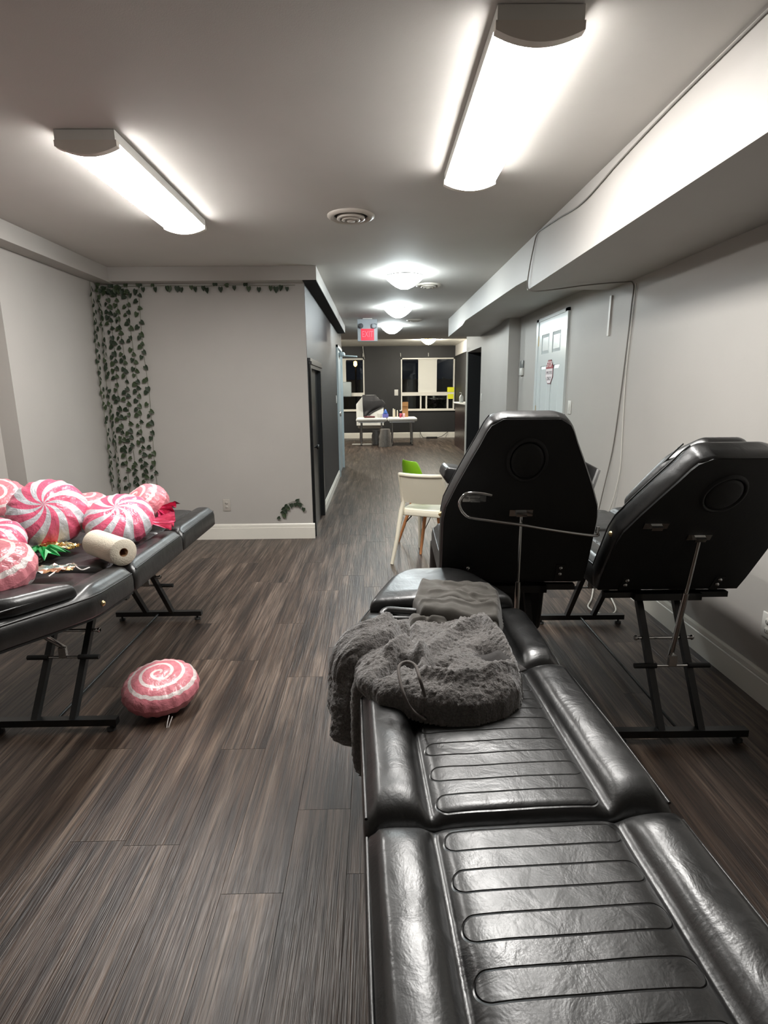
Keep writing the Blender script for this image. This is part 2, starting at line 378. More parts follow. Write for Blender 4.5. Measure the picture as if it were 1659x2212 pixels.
# short black closet door in the corridor wall
d = thing('door_2', None, None, (XC, 0, 0)); d['kind'] = 'structure'; d['label'] = 'black closet door with moulded casing in the corridor wall'
MB().box((-.05, 5.33, .01), (-.02, 6.19, 1.65)).build('leaf', BLACKDOOR, d)
MB().box((-.02, 5.26, 0), (.022, 5.335, 1.60)).box((-.02, 6.185, 0), (.022, 6.26, 1.60)).build('casing', BLACKDOOR, d)
MB().box((-.02, 5.25, 1.60), (.024, 6.27, 1.635)).box((-.02, 5.24, 1.635), (.036, 6.28, 1.66)).box((-.02, 5.23, 1.66), (.026, 6.29, 1.69)).build('casing_head', BLACKDOOR, d)
MB().lathe([(0, 0), (.025, 0), (.025, .006), (.010, .01), (.010, .03), (.024, .04), (.024, .055), (0, .06)], 16, basis((0, 1, 0), (0, 0, 1), (1, 0, 0), (-.02, 5.62, .84))).build('knob', BLACKSTEEL, d)
# grey steel exit door at the end of the corridor wall
d = thing('door_3', None, None, (XC, 0, 0)); d['kind'] = 'structure'; d['label'] = 'grey steel door and frame at the end of the corridor wall'
MB().box((-.04, 9.12, .01), (-.005, 10.2, 2.06)).build('leaf', GREYSTEEL, d)
MB().box((-.09, 9.05, 0), (.028, 9.12, 2.10)).box((-.09, 10.2, 0), (.028, 10.25, 2.10)).box((-.09, 9.05, 2.06), (.028, 10.25, 2.10)).build('door_frame', GREYSTEEL, d)
cl = MB().rbox((.0, 9.75, 1.97), (.09, 10.05, 2.03), .01).build('door_closer', GREYSTEEL, d); MB().tube([(.06, 10.02, 1.985), (.30, 9.95, 1.965)], .012).build('arm', GREYSTEEL, cl)
MB().rbox((-.005, 9.17, .98), (.05, 9.24, 1.06), .008).build('latch', CHROME, d)

# ------------------------------------------------------------------ windows of the far wall
GLASS = NT('window glass'); GLASS.p(Base_Color=(.9, .95, .95, 1), Roughness=.01, Transmission_Weight=1.0, IOR=1.45); GLASS = GLASS.m
BLIND = plain('white blind fabric', lin(226, 224, 216), .8)
def window(name, x0, x1, z0, z1, posts, label, blind):
    o = thing(name, None, None, (0, YF, 0)); o['kind'] = 'structure'; o['label'] = label
    t = .035; zm = 1.27
    MB().box((x0, -.02, z0), (x0 + t, .12, z1)).box((x1 - t, -.02, z0), (x1, .12, z1)).box((x0, -.02, z1 - t), (x1, .12, z1)).box((x0, .0, z0), (x1, .12, z0 + t)).build('window_frame', WHITE, o)
    MB().box((x0, -.025, zm - .05), (x1, .1, zm + .05)).build('mullion', WHITE, o)
    for p in posts: MB().box((p - .022, 0, z0 + t), (p + .022, .1, zm - .05)).build('mullion', WHITE, o)
    MB().box((x0 - .04, -.05, z0 - .025), (x1 + .03, .02, z0 + .005)).build('window_sill', WHITE, o)
    MB().box((x0 + t, .07, zm + .05), (x1 - t, .076, z1 - t)).build('pane', GLASS, o)
    xs = [x0 + t] + [q for p in posts for q in (p - .022, p + .022)] + [x1 - t]
    for i in range(0, len(xs), 2): MB().box((xs[i], .07, z0 + t), (xs[i + 1], .076, zm - .05)).build('pane', GLASS, o)
    return o
window('window_1', wr0, wr1, wz0, wz1, (1.31, 1.475, 2.10), 'white framed window at the right of the far wall', None)
window('window_2', wl0, wl1, wz0, wz1, (-1.2,), 'white framed window at the left of the far wall', None)
tag(MB().box((1.235, YF + .02, 1.315), (1.775, YF + .03, 2.25)).box((1.225, YF + .012, 2.225), (1.785, YF + .04, 2.262)).build('window_blind', BLIND), 'white blind panel hanging in the right far window', 'blind')
tag(MB().box((-1.25, YF + .02, 1.33), (-.86, YF + .03, 2.23)).box((-1.26, YF + .012, 2.215), (-.85, YF + .04, 2.25)).build('window_blind', BLIND), 'white blind panel in the left far window', 'blind')
# outside at night
struct(box_obj('outdoor_ground', (-6, 16.7, -.3), (7, 24, -.2), plain('dark asphalt', (.03, .03, .03, 1), .9)), 'dark ground outside the windows')
fn = thing('board_fence', 'grey board fence seen through the far windows at night', 'fence', (0, 20, -.2))
fm = MB().box((-.145, -.012, 0), (.145, .012, 1.95)).mesh('fence_board', plain('weathered board', lin(120, 116, 108), .8))
for i in range(22): link('board', fm, fn, (-2.6 + i * .3, 0, 0))
for x in (-2.4, 0, 2.4): MB().box((x - .05, .012, 0), (x + .05, .1, 2.0)).build('post', MATS['weathered board'], fn)
MB().box((-2.8, .012, 1.6), (3.9, .05, 1.7)).box((-2.8, .012, .3), (3.9, .05, .4)).build('rail', MATS['weathered board'], fn)
lp = thing('outdoor_lamp', 'small orange lamp glowing outside the left far window', 'lamp', (-.66, 18.6, 2.2))
MB().lathe([(0, .12), (.05, .1), (.06, 0), (.03, -.05), (0, -.06)], 12).build('globe', emit('orange lamp', (1, .5, .12, 1), 12), lp)
MB().tube([(0, .02, .1), (0, .02, .16), (0, .3, .16)], .012).tube([(0, .3, -2.4), (0, .3, .22)], .03).build('bracket', BLACKSTEEL, lp)

# ================================================================== LIGHT FIXTURES
LENS = emit('fluorescent lens', (1.0, .98, .945, 1), TUBE_W)
DOME = emit('dome glass', (.88, .98, 1.0, 1), DOME_W)
DOME2 = emit('warm dome glass', (1.0, .95, .82, 1), DOME_W * 3.0)
def wrap_fixture(label, x, y0, y1):
    t = thing('fluorescent_fixture', label, 'light fixture', (x, (y0 + y1) / 2, ZC - .002), 0, 'fluorescent ceiling fixtures')
    L = (y1 - y0) / 2; hw = .122
    MB().box((-hw, -L, -.0375), (hw, L, 0)).build('housing', PLASTICW, t)
    def prof(h, d0, d1, n=14):
        pts = [(-h, -.0375), (-h, -d0)]
        for i in range(1, n): u = -1 + 2 * i / n; pts.append((h * u, -d0 - (d1 - d0) * (1 - u * u)))
        return pts + [(h, -d0), (h, -.0375)]
    P = prof(hw - .004, .056, .084); M = basis((1, 0, 0), (0, 0, 1), (0, -1, 0))
    MB().prism(P, -L + .03, L - .03, M).build('lens', LENS, t)
    for s in (-1, 1): MB().prism(prof(hw + .004, .060, .090) , s * L - .03 * (s > 0) , s * L + .03 * (s < 0), M).build('end_cap', CAPGREY, t)
    MB().box((hw - .003, -L, -.041), (hw + .001, L, -.0375)).box((-hw - .001, -L, -.041), (-hw + .003, L, -.0375)).build('rail', PLASTICW, t)
wrap_fixture('fluorescent ceiling fixture at right, nearest the bulkhead', .472, 1.79, 3.01)
wrap_fixture('fluorescent ceiling fixture at left, above the candy balloons', -1.168, 2.53, 3.75)
def dome_light(label, x, y, z=ZC, mat=DOME, tilt=0, group='corridor dome lights'):
    t = thing('dome_light', label, 'light fixture', (x, y, z), 0, group); t.rotation_euler = (tilt, 0, 0)
    MB().lathe([(0, 0), (.10, 0), (.10, -.02), (.06, -.03), (0, -.03)], 24).build('ceiling_plate', BRASS if mat is DOME2 else CHROME, t)
    MB().lathe([(.172, -.028), (.174, -.034), (.160, -.052), (.125, -.083), (.085, -.112), (.045, -.130), (0, -.136)], 32).build('shade', mat, t)
    MB().lathe([(.178, -.022), (.180, -.030), (.174, -.032), (.172, -.022)], 32).build('rim', CHROME, t)
    for k in range(3): a = k * 2.1 - 1.57; MB().tube([(.165 * math.cos(a), .165 * math.sin(a), -.028), (.09 * math.cos(a), .09 * math.sin(a), -.005)], .004, 6).build('clip', CHROME, t)
dome_light('frosted dome ceiling light nearest the camera, at the corridor start', .275, 5.42)
dome_light('second frosted dome ceiling light along the corridor', .30, 7.52)
dome_light('third frosted dome ceiling light, beside the exit sign', .277, 9.62)
dome_light('frosted dome light on the far room ceiling near the windows', 1.32, 14.3, 2.62, DOME2, group='far room lights')
dome_light('frosted dome light at the left of the far room ceiling', -1.7, 13.6, 2.62, DOME2, group='far room lights')
# round ceiling vents
VENTM = plain('vent enamel', lin(196, 188, 178), .4); VDARK = plain('vent cavity', (.012, .010, .009, 1), .8)
def vent(label, x, y, r=.145):
    t = thing('ceiling_vent', label, 'vent', (x, y, ZC), 0, 'round ceiling vents')
    MB().lathe([(r, 0), (r, -.006), (r * .86, -.018), (r * .74, -.012), (r * .70, 0)], 36).build('flange', VENTM, t)
    MB().lathe([(0, -.001), (r * .72, -.001)], 36).build('cavity', VDARK, t)
    for k, (a, b) in enumerate(((.58, .48), (.38, .28))): MB().lathe([(r * a, -.008), (r * a * 1.03, -.020 - k * .006), (r * b, -.026 - k * .006), (r * b, -.012)], 32).build('ring', VENTM, t)
    MB().lathe([(0, -.034), (r * .16, -.034), (r * .2, -.024), (0, -.018)], 20).build('hub', VENTM, t)
vent('round ceiling vent between the two fluorescent fixtures', -.14, 3.69)
vent('round ceiling vent just behind the first dome light', .55, 6.0, .13)
vent('round ceiling vent farthest down the corridor', .605, 8.9, .12)

# exit sign
t = thing('exit_sign', 'grey exit sign with red lit letters and two lamp heads', 'exit sign', (-.115, 8.66, 2.11))
MB().rbox((-.15, -.03, 0), (.15, .04, .315), .008).build('housing', plain('sign enamel', lin(182, 188, 194), .45), t)
MB().box((-.07, -.03, .315), (.07, .04, .329)).build('mount', PLASTICW, t)
MB().box((-.098, -.036, .012), (.098, -.028, .178)).build('lit_panel', emit('red lit panel', (1, .02, .07, 1), .85, (.12, .004, .008, 1)), t)
text_mesh('lettering', 'EXIT', .125, emit('lit letters', (1, .14, .20, 1), 1.15, (.2, .02, .03, 1)), t, basis((1, 0, 0), (0, 0, 1), (0, -1, 0), (0, -.0375, .098)), sx=.66)
for s in (-1, 1):
    h = MB().lathe([(0, -.055), (.034, -.055), (.036, -.05), (.036, -.012), (.02, 0), (0, 0)], 18, basis((math.cos(.5), 0, -s * .0), (0, 0, 1), (s * .45, 1, 0), (s * .115, -.035, .215))).build('lamp_head', plain('lamp head', (.10, .10, .11, 1), .3) if s < 0 else MATS['sign enamel'], t)
# hanging wire at the far ceiling
tag(MB().tube(catmull([(-.36, 16.42, 2.62), (-.35, 16.43, 2.5), (-.335, 16.44, 2.38), (-.32, 16.46, 2.27)]), .008, 6).build('hanging_wire', PLASTICW), 'loose white wire hanging down the black far wall', 'wire')

# ================================================================== TREATMENT BEDS
HW = .305
def back_w(v):
    K = [(0, .300), (.08, .305), (.30, .307), (.36, .298), (.45, .262), (.55, .216), (.62, .182), (.68, .156), (.705, .138), (.72, .105)]
    for (a, p), (b, q) in zip(K, K[1:]):
        if v <= b: t = (v - a) / (b - a); return p + (q - p) * t
    return K[-1][1]
def loft(L, wf, t, prof, endr=.03, rs=.028, n=40, top_n=44, y0=0.0):
    """cushion: rings across x swept along y from y0 to y0+L; flat bottom at z=0"""
    es = []
    for i in range(8): es.append(endr * (1 - math.cos(PI / 2 * i / 7)))
    vs = sorted(set([round(e, 5) for e in es] + [round(L - e, 5) for e in es] + [round(L * i / n, 5) for i in range(1, n) if endr < L * i / n < L - endr]))
    rings = []
    for v in vs:
        e = min(v, L - v); k = math.sqrt(max(0, 1 - (1 - min(e / endr, 1)) ** 2)); drop = endr * (1 - k); w = wf(v) - .3 * drop
        side = t - drop; ring = [(-w + .012, 0), (w - .012, 0), (w, .012), (w, max(.014, side - rs))]
        for a in (25, 50, 75): ring.append((w - rs + rs * math.cos(math.radians(a)), max(.015, side - rs) + rs * math.sin(math.radians(a)) + prof(w - .002, v, e) * (a / 90)))
        for i in range(top_n + 1):
            x = (w - rs) * (1 - 2 * i / top_n); ring.append((x, side + prof(x, v, e)))
        for a in (75, 50, 25): ring.append((-(w - rs + rs * math.cos(math.radians(a))), max(.015, side - rs) + rs * math.sin(math.radians(a)) + prof(-w + .002, v, e) * (a / 90)))
        ring += [(-w, max(.014, side - rs)), (-w, .012)]
        rings.append([(x, y0 + v, z) for x, z in ring])
    mb = MB(); nr = len(rings[0]); fs = []
    for i in range(len(rings) - 1):
        for k in range(nr): fs.append((i * nr + k, i * nr + (k + 1) % nr, (i + 1) * nr + (k + 1) % nr, (i + 1) * nr + k))
    fs += [tuple(range(nr)), tuple(reversed(range((len(rings) - 1) * nr, len(rings) * nr)))]
    mb.add([q for r in rings for q in r], fs, True)
    return mb
def hump(ax, c=.245, hw=.068): q = 1 - ((ax - c) / hw) ** 2; return math.sqrt(q) if q > 0 else 0
def prof_seat(x, v, e):
    ax = abs(x); f = min(1, e / .055) ** .6
    z = .030 * hump(ax) * f
    z -= .013 * math.exp(-((ax - .176) / .013) ** 2) * min(1, e / .03)
    if ax < .17: z += .008 * (1 - (ax / .17) ** 6) * min(1, e / .03) ** .5
    # soft creases near the bolster
    z += .0022 * noise.noise(Vector((x * 9, v * 7, 3.1))) + .0012 * noise.noise(Vector((x * 30, v * 16, 7.7))) * (1 if ax > .15 else .4)
    return z
def prof_back(x, v, e):
    ax = abs(x); f = (1 - smooth(.30, .44, v)) * min(1, e / .05) ** .6
    z = .034 * hump(ax) * f - .010 * math.exp(-((ax - .176) / .014) ** 2) * f
    return z + .0018 * noise.noise(Vector((x * 9, v * 9, 1.4)))
BACKMESH = loft(.72, back_w, .095, prof_back, .024).mesh('backrest', LEATHER)
PILLOW = loft(.31, lambda v: back_w(.40 + v) * .93 * (1 - .42 * smooth(.20, .32, v)), .055, lambda x, v, e: .016 * min(1, e / .06) ** .7 * (1 - (abs(x) / .30) ** 2), .022, .022, 26, 30).mesh('head_cushion', LEATHER)
UNDERP = MB()
def outline_panel(scale, z):
    vs = [i * .72 / 30 for i in range(31)]
    pts = [(back_w(v) * scale, v * .985 + .005) for v in vs]; pts += [(-x, v) for x, v in reversed(pts)]
    return pts
UNDER = MB().prism(outline_panel(.975, 0), -.004, .004).mesh('underside_panel', UNDERVINYL)
PLUG = MB().lathe([(.0, -.010), (.050, -.010), (.060, -.007), (.063, .0), (.0, .0)], 30).mesh('face_plug', UNDERVINYL)
PLUGRING = MB().lathe([(.064, 0), (.066, -.008), (.074, -.008), (.078, 0)], 30).mesh('face_hole_rim', RUBBER)
for mm in (PLUG, PLUGRING): mm.transform(Matrix.Diagonal((1, 1.16, 1, 1)))
BRK = MB().box((-.045, -.014, -.006), (.045, .014, 0)).box((-.02, -.008, -.022), (.02, .008, -.006)).mesh('bracket', CHROME)
BOLT = MB().lathe([(0, -.010), (.006, -.008), (.009, -.003), (.009, 0), (0, 0)], 12).mesh('bolt', CHROME)
HINGEP = MB().box((-.018, -.055, -.004), (.018, .03, 0)).mesh('hinge_plate', BLACKSTEEL)
def piping(name, mesh_pts, parent): return MB().tube(mesh_pts, .0035, 6).build(name, LEATHER, parent)

def treatment_bed(label, hx, hy, rotz, zt, Ll, Ls, back_deg, leg_deg=0, lo=False):
    b = thing('treatment_bed', label, 'treatment bed', (hx, hy, 0), rotz, 'black vinyl treatment beds')
    T = .105; zb = zt - T                       # underside of the cushions
    def section(name, L, yc, ang):
        me = loft(L, lambda v: HW, T, prof_seat, .032, .028, 46, 60, -L / 2).mesh(name, LEATHER_RIB)
        o = link(name, me, b)
        piv = Vector((0, yc + L / 2, zb)); R = Matrix.Rotation(ang, 4, 'X')
        o.matrix_local = Matrix.Translation(piv) @ R @ Matrix.Translation((0, -L / 2, 0))
        for s in (-1, 1): MB().tube([(s * (HW - .006), -L / 2 + .02, T - .006), (s * (HW - .004), 0, T - .002), (s * (HW - .006), L / 2 - .02, T - .006)], .0035, 6).build('piping', LEATHER, o)
        MB().box((-HW + .03, -L / 2 + .02, -.012), (HW - .03, L / 2 - .02, 0)).build('base_board', UNDERVINYL, o)
        return o
    section('seat', Ls - .006, -Ls / 2, 0)
    lr = section('leg_rest', Ll - .006, -Ls - Ll / 2, -math.radians(leg_deg) * -1 if leg_deg else 0)
    a = math.radians(back_deg)
    bk = link('backrest', BACKMESH, b, (0, .006, zb), (a, 0, 0))
    pl = link('head_cushion', PILLOW, bk, (0, .385, .094))
    for s in (-1, 1): MB().tube([(s * back_w(.40 + q) * .93 * .985, .385 + q, .128) for q in [.31 * i / 16 for i in range(1, 16)]], .003, 6).build('piping', LEATHER, bk)
    link('underside_panel', UNDER, bk)
    link('face_plug', PLUG, bk, (0, .555, -.003)); link('face_hole_rim', PLUGRING, bk, (0, .555, -.004))
    link('bracket', BRK, bk, (0, .335, -.004)); link('bracket', BRK, bk, (.185 if rotz > 1 else -.185, .40 if rotz > 1 else .335, -.004))
    for s in (-1, 1):
        link('hinge_plate', HINGEP, bk, (s * .19, .06, -.004))
        for q in (.045, .075): link('bolt', BOLT, bk, (s * .19, q, -.008))
        g = MB().lathe([(0, .012), (.007, .008), (.012, .002), (.012, 0), (0, 0)], 12, basis((0, 1, 0), (0, 0, 1), (s, 0, 0), (s * .305, .30, .045))).build('side_bolt', BRASS, bk)
    pt = [(x - .004, v, .088) for x, v in [(back_w(q), q) for q in [.02 + .68 * i / 24 for i in range(25)]]]
    for s in (-1, 1): MB().tube([(s * x, y, z) for x, y, z in pt], .0032, 6).build('piping', LEATHER, bk)
    # steel frame
    fr = MB().box((-.14, -Ls - .06, zb - .042), (-.11, .03, zb - .012)).box((.11, -Ls - .06, zb - .042), (.14, .03, zb - .012)).box((-.14, -Ls - .06, zb - .042), (.14, -Ls - .03, zb - .012)).box((-.14, .0, zb - .042), (.14, .03, zb - .012)).box((-.26, -.02, zb - .036), (.26, .01, zb - .012)).build('seat_frame', BLACKSTEEL, b)
    ym, yf, zl = .225, -.935, zb - .03
    for y, ytop in ((ym, -.09), (yf, -.60)):
        bar = MB().box((-.265, y - .016, .028), (.265, y + .016, .058)).build('base_bar', BLACKSTEEL, b)
        for s in (-1, 1):
            MB().lathe([(.018, 0), (.018, .012), (.006, .014), (.006, .03)], 12, Matrix.Translation((s * .235, y, 0))).build('levelling_foot', RUBBER, bar)
            x = s * .08
            P0, P1 = Vector((x, y, .05)), Vector((x, ytop, zl)); d = (P1 - P0).normalized(); nrm = Vector((0, d.z, -d.y))
            w_ = .013; MB().add([P0 + Vector((sx * w_, 0, 0)) + nrm * sy * w_ for sx, sy in ((-1, -1), (1, -1), (1, 1), (-1, 1))] + [P1 + Vector((sx * w_, 0, 0)) + nrm * sy * w_ for sx, sy in ((-1, -1), (1, -1), (1, 1), (-1, 1))],
                     [(0, 1, 2, 3), (4, 5, 6, 7), (0, 1, 5, 4), (1, 2, 6, 5), (2, 3, 7, 6), (3, 0, 4, 7)]).build('leg', BLACKSTEEL, b)
            MB().lathe([(0, .005), (.006, .004), (.008, 0)], 8, Matrix.Translation((x, y - .0, .058))).build('bolt', CHROME, bar)
        def on(z): t = (z - .05) / (zl - .05); return y + (ytop - y) * t
        zc, zh = .36, .275
        MB().tube([(-.125, on(zc) , zc), (.125, on(zc), zc)], .007, 8).build('cross_rod', CHROME, b)
        for s in (-1, 1): MB().lathe([(0, .02), (.010, .02), (.012, .012), (.008, .008), (.008, 0)], 10, basis((0, 1, 0), (0, 0, 1), (s, 0, 0), (s * .105, on(zc), zc))).build('knob', CHROME, b)
        sg = 1 if y > 0 else -1
        hy_ = on(zh) + sg * .03
        hd = MB().tube([(-.15, hy_, zh), (.15, hy_, zh)], .006, 8).build('handle_rod', CHROME, b)
        for s in (-1, 1): MB().tube([(s * .065, hy_, zh), (s * .155, hy_, zh)], .011, 10).build('grip', RUBBER, hd)
        MB().box((-.016, hy_ - .008, zh), (.016, hy_ + .008, zh + .045)).build('pivot', CHROME, hd)
    # telescopic struts: one to the backrest, one to the leg rest
    near = Vector((0, .225 + (-.315) * ((.30 - .05) / (zl - .05)) + .03, .31))
    far_ = Vector((0, -.935 + .335 * ((.30 - .05) / (zl - .05)) - .03, .31))
    tip = Vector((0, .006 + .335 * math.cos(a) + .014 * math.sin(a), zb + .335 * math.sin(a) - .014 * math.cos(a)))
    mid = near.lerp(tip, .45)
    st = MB().tube([near, mid + (tip - near).normalized() * .06], .011, 10).build('strut_tube', CHROME, b); MB().tube([mid, tip], .007, 8).build('strut_rod', CHROME, st)
    la = math.radians(leg_deg); tip2 = Vector((0, -Ls - .25 * math.cos(la), zb - .012 + .25 * math.sin(la) * (-1 if leg_deg else 0)))
    st = MB().tube([far_, far_.lerp(tip2, .6)], .009, 10).build('strut_tube', CHROME, b); MB().tube([far_.lerp(tip2, .5), tip2], .006, 8).build('strut_rod', CHROME, st)
    MB().tube([(0, ym, .043), (0, yf, .043)], .007, 8).build('tie_rod', BLACKSTEEL, b)
    return b
# A: flat bed in the foreground, head away from the camera
ZA = .605
bedA = treatment_bed('black vinyl treatment bed lying flat in the foreground under the grey fleece', .245, 1.47, math.radians(2.6), ZA, .60, .575, 3)
# B: upright back towards the camera
bedB = treatment_bed('black vinyl treatment chair with upright back and hooked chrome rod', .562, 2.20, PI - .035, .715, .52, .54, 73, 80)
# C: reclined back beside the right wall
bedC = treatment_bed('black vinyl treatment chair with half reclined back, nearest the right wall', 1.212, 2.19, PI - .01, .675, .52, .56, 57, 0)
# D: flat bed on the left with balloons
ZD = .64
bedD = treatment_bed('black vinyl treatment bed lying flat at left, loaded with candy balloons', -1.375, 2.335, PI, ZD, .62, .62, 4, 0)
STEELARM = plain('brushed steel strip', (.42, .42, .41, 1), .45, .6)
# extras of chair B: armrests and the loose hooked chrome rod (local frame is turned by 180 degrees)
MBi = (Matrix.Translation((.562, 2.20, 0)) @ Matrix.Rotation(PI - .035, 4, 'Z')).inverted()
def locB(p): return MBi @ Vector(p)
def slab_px(name, poly, y0, y1, mat, parent, bev):
    f_ = [locB(aty(px, py, y0)) for px, py in poly]; off = MBi.to_3x3() @ Vector((0, y1 - y0, 0)); n = len(f_)
    o = MB().add(f_ + [q + off for q in f_], [tuple(range(n)), tuple(reversed(range(n, 2 * n)))] + [(i, (i + 1) % n, n + (i + 1) % n, n + i) for i in range(n)], True).build(name, mat, parent)
    md = o.modifiers.new('rounded', 'BEVEL'); md.width = bev; md.segments = 3; return o
ar = slab_px('armrest', [(957, 1030), (961, 1014), (968, 1009), (1000, 1014), (1000, 1050), (976, 1050), (966, 1044)], 2.62, 2.80, LEATHER, bedB, .010)
slab_px('arm_bracket', [(970, 1046), (980, 1048), (990, 1090), (984, 1092)], 2.66, 2.69, BLACKSTEEL, ar, .002)
ar = slab_px('armrest', [(1240, 985), (1262, 996), (1296, 1014), (1286, 1046), (1255, 1046)], 2.62, 2.80, LEATHER, bedB, .008)
slab_px('arm_bracket', [(1293, 1014), (1298, 1016), (1280, 1066), (1274, 1064)], 2.60, 2.63, STEELARM, ar, .001)
hk = [aty(px, py, Y) for px, py, Y in ((1062, 1070, 1.99), (1040, 1066, 1.985), (1010, 1066, 1.98), (996, 1078, 1.985), (993, 1092, 1.99), (1003, 1110, 2.0), (1025, 1120, 2.01), (1120, 1133, 2.03), (1200, 1146, 2.05), (1284, 1157, 2.07), (1290, 1150, 2.07), (1292, 1138, 2.07))]
MB().tube([locB(p) for p in catmull(hk, 5)], .0062, 8).build('hooked_rod', CHROME, bedB)

# ================================================================== CHAIRS IN THE CORRIDOR
CREAM = plain('cream plastic', lin(232, 226, 206), .38)
GREENP = plain('lime green plastic', lin(122, 176, 22), .35)
BEECH = plain('beech wood', lin(196, 132, 84), .5, bump=(60, .1, .002))
def cream_chair():
    c = thing('side_chair', 'cream plastic side chair with its back to the camera', 'chair', (.375, 4.35, 0), -.42)
    w = .188                                       # local +y is the way the chair faces
    # backrest: curved panel with a raised rim
    def bp(u, v, off=0): return Vector((u * (w - .012 * v), -.035 - .10 * v + .045 * (u * u) - off, .505 + .240 * v))
    rows = []; n, k = 18, 12
    for j in range(k + 1): rows.append([bp(-1 + 2 * i / n, j / k) for i in range(n + 1)])
    rows2 = [[q + Vector((0, .016, 0)) for q in r] for r in rows]
    bk = MB().grid(rows).grid(rows2)
    edge = rows[0] + [r[-1] for r in rows[1:]] + list(reversed(rows[-1][:-1])) + [r[0] for r in reversed(rows[1:-1])]
    e2 = rows2[0] + [r[-1] for r in rows2[1:]] + list(reversed(rows2[-1][:-1])) + [r[0] for r in reversed(rows2[1:-1])]
    m_ = len(edge); bk.add(edge + e2, [(i, (i + 1) % m_, m_ + (i + 1) % m_, m_ + i) for i in range(m_)])
    bo = bk.build('backrest', CREAM, c)
    MB().tube([bp(-1, v / 10, -.008) for v in range(11)] + [bp(-1 + 2 * i / 12, 1, -.008) for i in range(1, 12)] + [bp(1, 1 - v / 10, -.008) for v in range(11)], .016, 8).build('back_rim', CREAM, bo)
    MB().rbox((-w - .005, -.01, .425), (w + .005, .40, .452), .012).build('seat', CREAM, c)
    MB().rbox((-w, -.012, .395), (w, .012, .44), .008).build('seat_rail', CREAM, c)
    for s in (-1, 1):
        MB().tube([(s * (w + .045), -.115, 0), (s * (w + .02), -.055, .22), (s * w, -.02, .43)] + [bp(s * .97, v / 4, -.01) for v in range(4)], [.015, .019, .021, .019, .016, .014, .012], 8).build('leg', CREAM, c)
        MB().tube([(s * (w + .0), .44, 0), (s * (w - .015), .39, .42)], [.014, .019], 8).build('leg', CREAM, c)
cream_chair()
def green_chair():
    c = thing('shell_chair', 'lime green shell chair on splayed beech legs behind the cream chair', 'chair', (.49, 4.90, 0), -1.17)
    rows = []; n = 16                              # shell profile from seat front to back top
    prof = [(.22, .43, .19), (.19, .455, .215), (.10, .445, .23), (0, .435, .235), (-.10, .445, .235), (-.165, .475, .23), (-.20, .53, .225), (-.225, .60, .215), (-.245, .685, .20), (-.262, .760, .175), (-.268, .80, .13)]
    for y, z, hw in prof: rows.append([Vector((hw * u, y + .05 * u * u * (1 if z > .5 else .1), z + .05 * u ** 4 * (1 if z < .5 else 0))) for u in [-1 + 2 * i / n for i in range(n + 1)]])
    o = MB().grid(rows).build('shell', GREENP, c)
    md = o.modifiers.new('thickness', 'SOLIDIFY'); md.thickness = .008
    o.modifiers.new('smooth', 'SUBSURF').levels = 1
    for sx in (-1, 1):
        for sy in (-1, 1):
            MB().tube([(sx * .225, sy * .225, 0), (sx * .13, sy * .12, .42)], [.011, .018], 10).build('leg', BEECH, c)
    for a, b_ in (((-1, -1), (1, -1)), ((1, -1), (1, 1)), ((1, 1), (-1, 1)), ((-1, 1), (-1, -1))):
        p = Vector((a[0] * .185, a[1] * .18, .18)); q = Vector((b_[0] * .185, b_[1] * .18, .18)); t_ = (p + q) / 2 * .55; t_.z = .40
        MB().tube([p, t_, q], .004, 6).build('brace_wire', BLACKSTEEL, c)
green_chair()

# ================================================================== BALLOONS
FOILG = plain('clear foil tail', lin(214, 190, 192), .2, .3)
def balloon_mesh(name, mat, Rr, th, seed, pleats=22):
    n, k = 88, 26; vs = []; fs = []
    rn = random.Random(seed); ph = [rn.uniform(0, 6.28) for _ in range(6)]
    def pt(sgn, i, j):
        r = (i / k); a = 2 * PI * j / n
        rim = smooth(.45, 1, r)
        pl = math.cos(pleats * a + ph[0]) * .6 + math.cos((pleats * .62) * a * 1.0 // 1 * 0 + (pleats - 7) * a + ph[1]) * .4
        rad = Rr * (r ** .92) * (1 + .020 * pl * rim)
        z = th * (1 - r ** 2.6) ** .52 * (1 + .09 * pl * rim * (1 - r * .4))
        p = Vector((rad * math.cos(a), rad * math.sin(a), sgn * z))
        z_n = noise.noise(Vector((p.x * 9 + seed, p.y * 9, sgn))) * .010 + noise.noise(Vector((p.x * 24 + seed, p.y * 24, sgn * 2))) * .004
        p.z += sgn * z_n * (1 - r ** 4); return p
    for sgn in (1, -1):
        o = len(vs); vs.append(pt(sgn, 0, 0))
        for i in range(1, k + 1):
            for j in range(n): vs.append(pt(sgn, i, j))
        for j in range(n): fs.append((o, o + 1 + j, o + 1 + (j + 1) % n) if sgn > 0 else (o, o + 1 + (j + 1) % n, o + 1 + j))
        for i in range(1, k):
            for j in range(n):
                a, b, c, d = o + 1 + (i - 1) * n + j, o + 1 + (i - 1) * n + (j + 1) % n, o + 1 + i * n + (j + 1) % n, o + 1 + i * n + j
                fs.append((a, d, c, b) if sgn > 0 else (a, b, c, d))
    m = MB().add(vs, fs, True).mesh(name, mat); return m
